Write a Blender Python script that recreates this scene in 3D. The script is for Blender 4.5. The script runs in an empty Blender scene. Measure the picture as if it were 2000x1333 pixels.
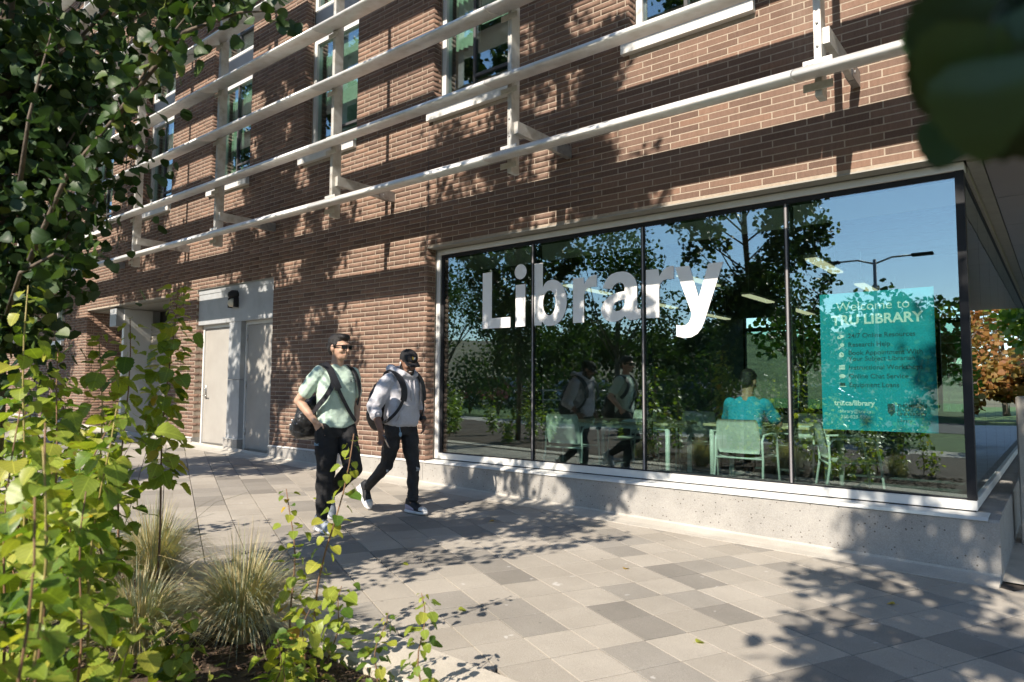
import bpy, bmesh, math, random
import numpy as np
from mathutils import Vector, Matrix

R = math.radians
scene = bpy.context.scene
COL = scene.collection

# ------------------------------------------------------------------ camera
CAMZ = 1.42
def _axes(yaw, pitch, roll):
    cy, sy, cp, sp = math.cos(yaw), math.sin(yaw), math.cos(pitch), math.sin(pitch)
    fw = Vector((sy*cp, cy*cp, sp)); r = Vector((cy, -sy, 0)); u = r.cross(fw)
    c, s = math.cos(roll), math.sin(roll)
    return c*r + s*u, -s*r + c*u, fw
cam_data = bpy.data.cameras.new('camera')
cam = bpy.data.objects.new('camera', cam_data)
COL.objects.link(cam)
_r, _u, _f = _axes(R(-38.822), R(3.873), R(0.287))
_m = Matrix((_r, _u, -_f)).transposed().to_4x4()
_m.translation = (0, 0, CAMZ)
cam.matrix_world = _m
cam_data.lens = 24.0
cam_data.sensor_width = 36.0
cam_data.clip_start = 0.05
cam_data.clip_end = 600
cam_data.dof.use_dof = True
cam_data.dof.focus_distance = 8.0
cam_data.dof.aperture_fstop = 3.2
scene.camera = cam

# ------------------------------------------------------------------ light
SUN_TRAVEL = Vector((-0.10, 1.0, -0.80)).normalized()
world = bpy.data.worlds.new('World')
scene.world = world
world.use_nodes = True
wn = world.node_tree.nodes; wl = world.node_tree.links
for n in list(wn): wn.remove(n)
_sky = wn.new('ShaderNodeTexSky'); _sky.sky_type = 'NISHITA'; _sky.sun_disc = False
_sky.sun_elevation = math.asin(-SUN_TRAVEL.z)
_sky.sun_rotation = math.atan2(-SUN_TRAVEL.x, -SUN_TRAVEL.y)
_sky.air_density = 1.0; _sky.dust_density = 0.15; _sky.ozone_density = 2.4
_bg = wn.new('ShaderNodeBackground'); _bg.inputs['Strength'].default_value = 0.135
_wo = wn.new('ShaderNodeOutputWorld')
wl.new(_sky.outputs[0], _bg.inputs[0]); wl.new(_bg.outputs[0], _wo.inputs[0])

sun_data = bpy.data.lights.new('sun', 'SUN')
sun_data.energy = 5.0; sun_data.angle = R(0.53); sun_data.color = (1.0, 0.90, 0.765)
sun = bpy.data.objects.new('sun', sun_data); COL.objects.link(sun)
sun.rotation_mode = 'QUATERNION'
sun.rotation_quaternion = SUN_TRAVEL.to_track_quat('-Z', 'Y')
sun.location = (2, -20, 20)

vs = scene.view_settings
vs.view_transform = 'Standard'; vs.look = 'None'; vs.exposure = 0.76; vs.gamma = 1.0
vs.use_curve_mapping = False
scene.render.engine = 'CYCLES'
cy_ = scene.cycles
cy_.use_denoising = True
cy_.use_adaptive_sampling = True; cy_.adaptive_threshold = 0.02
cy_.max_bounces = 8; cy_.diffuse_bounces = 3; cy_.glossy_bounces = 4; cy_.transmission_bounces = 4
cy_.transparent_max_bounces = 16
cy_.caustics_reflective = False; cy_.caustics_refractive = False
cy_.sample_clamp_indirect = 6.0

# ------------------------------------------------------------------ materials
MATS = {}
def _new(name):
    m = bpy.data.materials.new(name); m.use_nodes = True
    nt = m.node_tree
    for n in list(nt.nodes): nt.nodes.remove(n)
    out = nt.nodes.new('ShaderNodeOutputMaterial')
    MATS[name] = m
    return m, nt, out
def nd(nt, typ, **kw):
    n = nt.nodes.new(typ)
    for k, v in kw.items():
        if k in n.inputs.keys(): n.inputs[k].default_value = v
        else: setattr(n, k, v)
    return n
def coords(nt, scale=1.0, obj=True):
    tc = nd(nt, 'ShaderNodeTexCoord')
    mp = nd(nt, 'ShaderNodeMapping')
    s = scale if isinstance(scale, tuple) else (scale,)*3
    mp.inputs['Scale'].default_value = s
    if obj == 'world':
        ge = nd(nt, 'ShaderNodeNewGeometry'); nt.links.new(ge.outputs['Position'], mp.inputs[0])
    else:
        nt.links.new(tc.outputs['Object'], mp.inputs[0])
    return mp
def rgba(c): return (c[0], c[1], c[2], 1.0)
def mixc(nt, fac, a, b, blend='MIX'):
    n = nt.nodes.new('ShaderNodeMix'); n.data_type = 'RGBA'; n.blend_type = blend
    for sock, v in ((n.inputs[0], fac), (n.inputs[6], a), (n.inputs[7], b)):
        if isinstance(v, (int, float)): sock.default_value = v
        elif isinstance(v, tuple): sock.default_value = rgba(v)
        else: nt.links.new(v, sock)
    return n.outputs[2]
def ramp(nt, src, stops, interp='LINEAR'):
    n = nt.nodes.new('ShaderNodeValToRGB'); cr = n.color_ramp; cr.interpolation = interp
    while len(cr.elements) < len(stops): cr.elements.new(0.5)
    for e, (p, c) in zip(cr.elements, stops):
        e.position = p; e.color = rgba(c) if isinstance(c, tuple) else (c, c, c, 1)
    nt.links.new(src, n.inputs[0])
    return n.outputs[0]
def surf(name, color, rough=0.7, metallic=0.0, var=0.12, scale=6.0, bump=0.0, bump_scale=60.0, spec=0.5, world_co=False, coat=0.0, rand=0.0, stain=None, sheen=0.0):
    m, nt, out = _new(name)
    b = nd(nt, 'ShaderNodeBsdfPrincipled')
    b.inputs['Roughness'].default_value = rough; b.inputs['Metallic'].default_value = metallic
    b.inputs['Specular IOR Level'].default_value = spec
    if coat: b.inputs['Coat Weight'].default_value = coat; b.inputs['Coat Roughness'].default_value = 0.135
    if sheen: b.inputs['Sheen Weight'].default_value = sheen
    mp = coords(nt, 1.0, 'world' if world_co else True)
    nz = nd(nt, 'ShaderNodeTexNoise', Scale=scale, Detail=5.0, Roughness=0.6)
    nt.links.new(mp.outputs[0], nz.inputs['Vector'])
    lo = tuple(max(0, c*(1-var)) for c in color); hi = tuple(min(1, c*(1+var)) for c in color)
    col = ramp(nt, nz.outputs['Fac'], [(0.3, lo), (0.7, hi)])
    if stain:
        n2 = nd(nt, 'ShaderNodeTexNoise', Scale=stain[1], Detail=4.0, Roughness=0.65)
        nt.links.new(mp.outputs[0], n2.inputs['Vector'])
        f = ramp(nt, n2.outputs['Fac'], [(0.45, 0.0), (0.75, 1.0)])
        col = mixc(nt, f, col, stain[0])
    if rand:
        oi = nd(nt, 'ShaderNodeObjectInfo'); ge = nd(nt, 'ShaderNodeNewGeometry')
        ad = nd(nt, 'ShaderNodeMath', operation='ADD'); nt.links.new(oi.outputs['Random'], ad.inputs[0]); nt.links.new(ge.outputs['Random Per Island'], ad.inputs[1])
        fr = nd(nt, 'ShaderNodeMath', operation='FRACT'); nt.links.new(ad.outputs[0], fr.inputs[0])
        k = ramp(nt, fr.outputs[0], [(0.0, 1-rand), (1.0, 1+rand*0.6)])
        col = mixc(nt, 1.0, col, k, 'MULTIPLY')
    nt.links.new(col, b.inputs['Base Color'])
    if bump:
        nb = nd(nt, 'ShaderNodeTexNoise', Scale=bump_scale, Detail=3.0)
        nt.links.new(mp.outputs[0], nb.inputs['Vector'])
        bp = nd(nt, 'ShaderNodeBump', Strength=bump, Distance=0.01)
        nt.links.new(nb.outputs['Fac'], bp.inputs['Height']); nt.links.new(bp.outputs[0], b.inputs['Normal'])
    nt.links.new(b.outputs[0], out.inputs[0])
    return m

def brick_mat(name, color, var=0.16):
    m, nt, out = _new(name)
    b = nd(nt, 'ShaderNodeBsdfPrincipled', Roughness=0.85)
    b.inputs['Specular IOR Level'].default_value = 0.3
    mp = coords(nt, (40, 40, 9), 'world')
    nz = nd(nt, 'ShaderNodeTexNoise', Scale=1.0, Detail=6.0, Roughness=0.7)
    nt.links.new(mp.outputs[0], nz.inputs['Vector'])
    col = ramp(nt, nz.outputs['Fac'], [(0.25, tuple(c*0.80 for c in color)), (0.75, tuple(c*1.2 for c in color))])
    oi = nd(nt, 'ShaderNodeObjectInfo'); ge = nd(nt, 'ShaderNodeNewGeometry')
    ad = nd(nt, 'ShaderNodeMath', operation='ADD'); nt.links.new(oi.outputs['Random'], ad.inputs[0]); nt.links.new(ge.outputs['Random Per Island'], ad.inputs[1])
    fr = nd(nt, 'ShaderNodeMath', operation='FRACT'); nt.links.new(ad.outputs[0], fr.inputs[0])
    k = ramp(nt, fr.outputs[0], [(0.0, (0.70, 0.68, 0.68)), (0.3, (0.92, 0.91, 0.90)), (0.75, (1.04, 1.02, 1.0)), (1.0, (1.22, 1.15, 1.08))])
    col = mixc(nt, 1.0, col, k, 'MULTIPLY')
    mp2 = coords(nt, (160, 160, 160), 'world')
    n2 = nd(nt, 'ShaderNodeTexVoronoi', Scale=1.0); nt.links.new(mp2.outputs[0], n2.inputs['Vector'])
    sp = ramp(nt, n2.outputs['Distance'], [(0.08, 1.0), (0.16, 0.0)])
    col = mixc(nt, sp, col, tuple(min(1, c*1.9+0.05) for c in color))
    mp3 = coords(nt, (0.35, 0.35, 0.9), 'world')
    n3 = nd(nt, 'ShaderNodeTexNoise', Scale=1.0, Detail=4.0); nt.links.new(mp3.outputs[0], n3.inputs['Vector'])
    st = ramp(nt, n3.outputs['Fac'], [(0.35, (0.88, 0.88, 0.9)), (0.65, (1.06, 1.05, 1.04))])
    col = mixc(nt, 1.0, col, st, 'MULTIPLY')
    # pale lime runs down the wall
    mp4 = coords(nt, (2.6, 2.6, 0.22), 'world')
    n4 = nd(nt, 'ShaderNodeTexNoise', Scale=1.0, Detail=6.0, Roughness=0.7); nt.links.new(mp4.outputs[0], n4.inputs['Vector'])
    f4 = ramp(nt, n4.outputs['Fac'], [(0.60, 0.0), (0.76, 0.30)])
    col = mixc(nt, f4, col, (0.36, 0.29, 0.24))
    nt.links.new(col, b.inputs['Base Color'])
    bp = nd(nt, 'ShaderNodeBump', Strength=0.25, Distance=0.004)
    nt.links.new(nz.outputs['Fac'], bp.inputs['Height']); nt.links.new(bp.outputs[0], b.inputs['Normal'])
    nt.links.new(b.outputs[0], out.inputs[0]); return m

def concrete_mat(name, color, speck=True, scale=1.0):
    m, nt, out = _new(name)
    b = nd(nt, 'ShaderNodeBsdfPrincipled', Roughness=0.9); b.inputs['Specular IOR Level'].default_value = 0.25
    mp = coords(nt, 1.0, 'world')
    nz = nd(nt, 'ShaderNodeTexNoise', Scale=3.0*scale, Detail=8.0, Roughness=0.65); nt.links.new(mp.outputs[0], nz.inputs['Vector'])
    col = ramp(nt, nz.outputs['Fac'], [(0.3, tuple(c*0.84 for c in color)), (0.7, tuple(c*1.1 for c in color))])
    n4 = nd(nt, 'ShaderNodeTexNoise', Scale=140.0, Detail=2.0); nt.links.new(mp.outputs[0], n4.inputs['Vector'])
    g = ramp(nt, n4.outputs['Fac'], [(0.3, (0.86, 0.86, 0.86)), (0.7, (1.1, 1.1, 1.1))])
    col = mixc(nt, 1.0, col, g, 'MULTIPLY')
    h = nz.outputs['Fac']
    if speck:
        v = nd(nt, 'ShaderNodeTexVoronoi', Scale=26.0); v.inputs['Randomness'].default_value = 1.0
        nt.links.new(mp.outputs[0], v.inputs['Vector'])
        f1 = ramp(nt, v.outputs['Distance'], [(0.13, 1.0), (0.20, 0.0)])
        # only some of the cells hold a visible stone; more of them near the foot, where the paste has worn off
        sx = nd(nt, 'ShaderNodeSeparateColor'); nt.links.new(v.outputs['Color'], sx.inputs[0])
        f2 = ramp(nt, sx.outputs[0], [(0.36, 0.0), (0.44, 1.0)])
        f = mixc(nt, 1.0, f1, f2, 'MULTIPLY')
        v2 = nd(nt, 'ShaderNodeTexVoronoi', Scale=60.0); nt.links.new(mp.outputs[0], v2.inputs['Vector'])
        f3 = ramp(nt, v2.outputs['Distance'], [(0.12, 0.7), (0.2, 0.0)])
        stone = ramp(nt, sx.outputs[1], [(0.0, (0.10, 0.09, 0.085)), (0.6, (0.22, 0.18, 0.15)), (1.0, (0.30, 0.24, 0.20))])
        col = mixc(nt, f, col, stone)
        sy = nd(nt, 'ShaderNodeSeparateColor'); nt.links.new(v2.outputs['Color'], sy.inputs[0])
        f4 = ramp(nt, sy.outputs[0], [(0.7, 0.0), (0.75, 1.0)])
        col = mixc(nt, mixc(nt, 1.0, f3, f4, 'MULTIPLY'), col, (0.17, 0.15, 0.14))
    nt.links.new(col, b.inputs['Base Color'])
    bp = nd(nt, 'ShaderNodeBump', Strength=0.3, Distance=0.006)
    nt.links.new(n4.outputs['Fac'], bp.inputs['Height']); nt.links.new(bp.outputs[0], b.inputs['Normal'])
    nt.links.new(b.outputs[0], out.inputs[0]); return m

def paver_mat(name, color):
    m, nt, out = _new(name)
    b = nd(nt, 'ShaderNodeBsdfPrincipled', Roughness=0.88); b.inputs['Specular IOR Level'].default_value = 0.25
    mp = coords(nt, 1.0, 'world')
    n1 = nd(nt, 'ShaderNodeTexNoise', Scale=260.0, Detail=2.0, Roughness=0.8); nt.links.new(mp.outputs[0], n1.inputs['Vector'])
    n2 = nd(nt, 'ShaderNodeTexNoise', Scale=1.3, Detail=6.0, Roughness=0.6); nt.links.new(mp.outputs[0], n2.inputs['Vector'])
    col = ramp(nt, n1.outputs['Fac'], [(0.28, tuple(c*0.68 for c in color)), (0.5, color), (0.72, tuple(c*1.3 for c in color))])
    g = ramp(nt, n2.outputs['Fac'], [(0.3, (0.86, 0.85, 0.84)), (0.7, (1.08, 1.08, 1.08))])
    col = mixc(nt, 1.0, col, g, 'MULTIPLY')
    oi = nd(nt, 'ShaderNodeObjectInfo'); ge = nd(nt, 'ShaderNodeNewGeometry')
    ad = nd(nt, 'ShaderNodeMath', operation='ADD'); nt.links.new(oi.outputs['Random'], ad.inputs[0]); nt.links.new(ge.outputs['Random Per Island'], ad.inputs[1])
    fr = nd(nt, 'ShaderNodeMath', operation='FRACT'); nt.links.new(ad.outputs[0], fr.inputs[0])
    k = ramp(nt, fr.outputs[0], [(0.0, (0.90, 0.89, 0.88)), (1.0, (1.08, 1.07, 1.06))])
    col = mixc(nt, 1.0, col, k, 'MULTIPLY')
    # droppings and chalky splashes
    n5 = nd(nt, 'ShaderNodeTexNoise', Scale=9.0, Detail=3.0, Roughness=0.5); nt.links.new(mp.outputs[0], n5.inputs['Vector'])
    f5 = ramp(nt, n5.outputs['Fac'], [(0.725, 0.0), (0.75, 0.6)])
    col = mixc(nt, f5, col, (0.6, 0.58, 0.55))
    # trodden gum and oily patches
    vg = nd(nt, 'ShaderNodeTexVoronoi', Scale=3.1); nt.links.new(mp.outputs[0], vg.inputs['Vector'])
    fg = ramp(nt, vg.outputs['Distance'], [(0.030, 0.55), (0.045, 0.0)])
    col = mixc(nt, fg, col, (0.11, 0.10, 0.095))
    n6 = nd(nt, 'ShaderNodeTexNoise', Scale=0.8, Detail=7.0, Roughness=0.7, Distortion=0.6); nt.links.new(mp.outputs[0], n6.inputs['Vector'])
    f6 = ramp(nt, n6.outputs['Fac'], [(0.52, 0.0), (0.70, 0.32)])
    col = mixc(nt, f6, col, tuple(c*0.62 for c in color))
    nt.links.new(col, b.inputs['Base Color'])
    bp = nd(nt, 'ShaderNodeBump', Strength=0.35, Distance=0.003)
    nt.links.new(n1.outputs['Fac'], bp.inputs['Height']); nt.links.new(bp.outputs[0], b.inputs['Normal'])
    nt.links.new(b.outputs[0], out.inputs[0]); return m

def glass_mat(name, tint=(0.78, 0.90, 0.84), base=0.10, ior=1.7, wave=0.0, rough=0.0, wscale=1.2):
    m, nt, out = _new(name)
    tr = nd(nt, 'ShaderNodeBsdfTransparent', Color=rgba(tint))
    gl = nd(nt, 'ShaderNodeBsdfGlossy', Color=(0.86, 0.95, 1.0, 1), Roughness=rough)
    fr = nd(nt, 'ShaderNodeFresnel', IOR=ior)
    ge = nd(nt, 'ShaderNodeNewGeometry')
    # the same reflectance on the way in and out of the pane
    f2 = nd(nt, 'ShaderNodeLayerWeight', Blend=0.5)
    pw = nd(nt, 'ShaderNodeMath', operation='POWER'); pw.inputs[1].default_value = 3.2
    nt.links.new(f2.outputs['Facing'], pw.inputs[0])
    ma = nd(nt, 'ShaderNodeMath', operation='MULTIPLY_ADD'); ma.inputs[1].default_value = 1.0-base; ma.inputs[2].default_value = base
    nt.links.new(pw.outputs[0], ma.inputs[0])
    if wave:
        mp = coords(nt, 1.0, 'world')
        nz = nd(nt, 'ShaderNodeTexNoise', Scale=wscale, Detail=1.0); nt.links.new(mp.outputs[0], nz.inputs['Vector'])
        bp = nd(nt, 'ShaderNodeBump', Strength=wave, Distance=0.02)
        nt.links.new(nz.outputs['Fac'], bp.inputs['Height']); nt.links.new(bp.outputs[0], gl.inputs['Normal'])
    mx = nd(nt, 'ShaderNodeMixShader')
    nt.links.new(ma.outputs[0], mx.inputs[0]); nt.links.new(tr.outputs[0], mx.inputs[1]); nt.links.new(gl.outputs[0], mx.inputs[2])
    nt.nodes.remove(fr); nt.nodes.remove(ge)
    nt.links.new(mx.outputs[0], out.inputs[0]); return m

def leaf_mat(name, stops, rough=0.42, trans=0.45, vein=False, spec=0.45):
    m, nt, out = _new(name)
    oi = nd(nt, 'ShaderNodeObjectInfo'); ge = nd(nt, 'ShaderNodeNewGeometry')
    ad = nd(nt, 'ShaderNodeMath', operation='ADD'); nt.links.new(oi.outputs['Random'], ad.inputs[0]); nt.links.new(ge.outputs['Random Per Island'], ad.inputs[1])
    fr = nd(nt, 'ShaderNodeMath', operation='FRACT'); nt.links.new(ad.outputs[0], fr.inputs[0])
    col = ramp(nt, fr.outputs[0], stops)
    mp = coords(nt, 60.0, True)
    nz = nd(nt, 'ShaderNodeTexNoise', Scale=1.0, Detail=3.0); nt.links.new(mp.outputs[0], nz.inputs['Vector'])
    k = ramp(nt, nz.outputs['Fac'], [(0.3, (0.8, 0.82, 0.8)), (0.7, (1.15, 1.12, 1.1))])
    col = mixc(nt, 1.0, col, k, 'MULTIPLY')
    b = nd(nt, 'ShaderNodeBsdfPrincipled', Roughness=rough); b.inputs['Specular IOR Level'].default_value = spec
    if vein:   # midrib and side veins in the leaf's own frame
        tc = nd(nt, 'ShaderNodeTexCoord'); sp = nd(nt, 'ShaderNodeSeparateXYZ'); nt.links.new(tc.outputs['Object'], sp.inputs[0])
        ab = nd(nt, 'ShaderNodeMath', operation='ABSOLUTE'); nt.links.new(sp.outputs[1], ab.inputs[0])
        mid = ramp(nt, ab.outputs[0], [(0.012, 1.0), (0.03, 0.0)])
        q = nd(nt, 'ShaderNodeMath', operation='MULTIPLY_ADD'); q.inputs[1].default_value = -0.75; nt.links.new(ab.outputs[0], q.inputs[0]); nt.links.new(sp.outputs[0], q.inputs[2])
        w = nd(nt, 'ShaderNodeMath', operation='MULTIPLY'); w.inputs[1].default_value = 38.0; nt.links.new(q.outputs[0], w.inputs[0])
        sn = nd(nt, 'ShaderNodeMath', operation='SINE'); nt.links.new(w.outputs[0], sn.inputs[0])
        side = ramp(nt, sn.outputs[0], [(0.86, 0.0), (0.98, 0.55)])
        f = mixc(nt, 1.0, mid, side, 'LIGHTEN')
        col = mixc(nt, f, col, mixc(nt, 1.0, col, (1.55, 1.5, 1.6), 'MULTIPLY'))
        # brown specks and scorched patches
        nb = nd(nt, 'ShaderNodeTexNoise', Scale=4.0, Detail=3.0); nt.links.new(tc.outputs['Object'], nb.inputs['Vector'])
        oo = nd(nt, 'ShaderNodeMath', operation='MULTIPLY_ADD'); oo.inputs[1].default_value = 0.22; nt.links.new(oi.outputs['Random'], oo.inputs[0]); nt.links.new(nb.outputs['Fac'], oo.inputs[2])
        br = ramp(nt, oo.outputs[0], [(0.80, 0.0), (0.87, 0.7)])
        col = mixc(nt, br, col, (0.20, 0.11, 0.03))
    nt.links.new(col, b.inputs['Base Color'])
    tl = nd(nt, 'ShaderNodeBsdfTranslucent')
    tc2 = mixc(nt, 1.0, col, (1.35, 1.45, 0.5), 'MULTIPLY')
    nt.links.new(tc2, tl.inputs['Color'])
    mx = nd(nt, 'ShaderNodeMixShader'); mx.inputs[0].default_value = trans
    nt.links.new(b.outputs[0], mx.inputs[1]); nt.links.new(tl.outputs[0], mx.inputs[2])
    nt.links.new(mx.outputs[0], out.inputs[0]); return m

def emit_mat(name, color, strength):
    m, nt, out = _new(name)
    e = nd(nt, 'ShaderNodeEmission', Color=rgba(color), Strength=strength)
    nt.links.new(e.outputs[0], out.inputs[0]); return m

brick_mat('brick', (0.205, 0.132, 0.100))
surf('mortar', (0.40, 0.33, 0.262), 0.95, var=0.15, scale=20, bump=0.3, bump_scale=200, world_co=True)
concrete_mat('concrete_base', (0.36, 0.345, 0.322))
concrete_mat('concrete_plain', (0.47, 0.44, 0.39), speck=False)
concrete_mat('curb', (0.52, 0.475, 0.405), speck=False, scale=2.0)
paver_mat('paver_light', (0.385, 0.355, 0.31))
paver_mat('paver_mid', (0.30, 0.281, 0.252))
paver_mat('paver_dark', (0.25, 0.234, 0.210))
surf('joint_sand', (0.045, 0.036, 0.028), 0.95, var=0.25, scale=30, world_co=True)
surf('white_metal', (0.72, 0.72, 0.70), 0.42, 0.1, var=0.04, scale=4, spec=0.5)
surf('louver_metal', (0.76, 0.76, 0.745), 0.35, 0.15, var=0.05, scale=5, stain=((0.62, 0.60, 0.55), 6.0))
surf('post_metal', (0.62, 0.61, 0.58), 0.45, 0.25, var=0.06, scale=5, stain=((0.42, 0.38, 0.32), 7.0))
surf('galvanised', (0.36, 0.36, 0.36), 0.5, 0.6, var=0.2, scale=18)
surf('grey_panel', (0.40, 0.415, 0.43), 0.5, 0.1, var=0.05, scale=3, stain=((0.33, 0.34, 0.35), 4.0))
surf('door_paint', (0.365, 0.348, 0.32), 0.55, var=0.06, scale=3, stain=((0.33, 0.31, 0.285), 2.5))
surf('black_metal', (0.018, 0.019, 0.022), 0.55, 0.0, var=0.2, spec=0.25)
surf('mullion_grey', (0.26, 0.25, 0.26), 0.5, 0.2, var=0.05)
surf('dark_grey', (0.07, 0.07, 0.075), 0.6, var=0.15)
surf('steel', (0.55, 0.55, 0.54), 0.3, 0.9, var=0.05)
surf('lintel_metal', (0.33, 0.315, 0.28), 0.55, 0.2, var=0.1)
surf('soffit_panel', (0.31, 0.26, 0.215), 0.28, 0.1, var=0.06, scale=2, spec=0.6)
glass_mat('glass', (0.80, 0.925, 0.885), 0.175)
glass_mat('window_glass', (0.74, 0.88, 0.82), 0.20, wave=0.02)
glass_mat('side_glass', (0.45, 0.55, 0.52), 0.45, wave=0.03, wscale=1.6)
surf('letter_vinyl', (0.93, 0.93, 0.93), 0.5, var=0.01)
surf('roller_slat', (0.46, 0.42, 0.36), 0.5, 0.1, var=0.06)
surf('blind', (0.62, 0.61, 0.56), 0.9, var=0.06)
surf('curtain', (0.50, 0.54, 0.46), 0.9, var=0.12)
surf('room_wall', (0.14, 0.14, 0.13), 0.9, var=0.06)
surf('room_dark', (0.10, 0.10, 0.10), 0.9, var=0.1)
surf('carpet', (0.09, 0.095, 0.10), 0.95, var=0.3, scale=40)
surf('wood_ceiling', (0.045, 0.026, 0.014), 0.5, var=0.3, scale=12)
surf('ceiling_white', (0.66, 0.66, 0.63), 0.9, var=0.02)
surf('table_wood', (0.55, 0.45, 0.30), 0.4, var=0.12, scale=8)
surf('furniture_white', (0.66, 0.66, 0.62), 0.4, var=0.03)
surf('chair_plastic', (0.60, 0.585, 0.54), 0.5, var=0.04)
surf('paper', (0.75, 0.75, 0.72), 0.8, var=0.02)
emit_mat('lamp_tube', (1.0, 0.84, 0.55), 0.55)
surf('soil', (0.075, 0.05, 0.034), 0.95, var=0.45, scale=14, bump=0.8, bump_scale=45, world_co=True)
surf('mulch', (0.14, 0.09, 0.058), 0.9, var=0.4, scale=30, rand=0.55, world_co=True)
surf('asphalt', (0.06, 0.06, 0.062), 0.9, var=0.15, scale=30, bump=0.3, bump_scale=200, world_co=True)
surf('lawn', (0.075, 0.13, 0.03), 0.95, var=0.35, scale=3, bump=0.6, bump_scale=60, world_co=True)
surf('bark', (0.13, 0.10, 0.075), 0.9, var=0.35, scale=18, bump=0.6, bump_scale=40)
surf('stem_bark', (0.20, 0.11, 0.06), 0.7, var=0.3, scale=18)
surf('stem_green', (0.30, 0.24, 0.08), 0.6, var=0.25, scale=18)
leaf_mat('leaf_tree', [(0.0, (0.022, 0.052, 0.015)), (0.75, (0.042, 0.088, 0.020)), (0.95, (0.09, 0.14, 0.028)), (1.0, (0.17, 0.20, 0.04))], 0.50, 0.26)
leaf_mat('leaf_green', [(0.0, (0.075, 0.15, 0.024)), (0.5, (0.17, 0.25, 0.036)), (1.0, (0.29, 0.35, 0.055))], 0.40, 0.42, vein=True)
leaf_mat('leaf_far', [(0.0, (0.020, 0.048, 0.014)), (0.7, (0.045, 0.09, 0.020)), (1.0, (0.11, 0.16, 0.03))], 0.7, 0.30, spec=0.15)
leaf_mat('leaf_yellow', [(0.0, (0.22, 0.30, 0.04)), (0.6, (0.32, 0.37, 0.055)), (1.0, (0.42, 0.41, 0.07))], 0.42, 0.45, vein=True)
leaf_mat('leaf_orange', [(0.0, (0.52, 0.40, 0.06)), (0.7, (0.55, 0.33, 0.06)), (1.0, (0.48, 0.22, 0.06))], 0.5, 0.4)
leaf_mat('grass_blade', [(0.0, (0.60, 0.49, 0.29)), (0.4, (0.52, 0.43, 0.25)), (0.65, (0.40, 0.42, 0.29)), (1.0, (0.37, 0.45, 0.38))], 0.5, 0.25)
leaf_mat('leaf_shade', [(0.0, (0.018, 0.040, 0.013)), (0.6, (0.032, 0.066, 0.018)), (1.0, (0.055, 0.10, 0.024))], 0.5, 0.14)  # darkened leaf for the near twig: the crown's shade is put into its colour
leaf_mat('autumn_leaf', [(0.0, (0.28, 0.10, 0.03)), (0.5, (0.36, 0.17, 0.04)), (1.0, (0.22, 0.20, 0.05))], 0.6, 0.35)

# ------------------------------------------------------------------ mesh helpers
def wloc(o):
    v = Vector((0, 0, 0))
    while o is not None:
        v = v + o.location; o = o.parent
    return v
def link(name, mesh, parent=None):
    o = bpy.data.objects.new(name, mesh); COL.objects.link(o)
    if parent is not None: o.parent = parent
    return o
def tag(o, label=None, cat=None, group=None, kind=None):
    if label: o['label'] = label
    if cat: o['category'] = cat
    if group: o['group'] = group
    if kind: o['kind'] = kind
    return o
def empty(name, loc=(0, 0, 0), rz=0.0, parent=None):
    o = bpy.data.objects.new(name, None); COL.objects.link(o)
    o.location = loc; o.rotation_euler = (0, 0, rz); o.empty_display_size = 0.2
    if parent is not None: o.parent = parent
    return o

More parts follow.
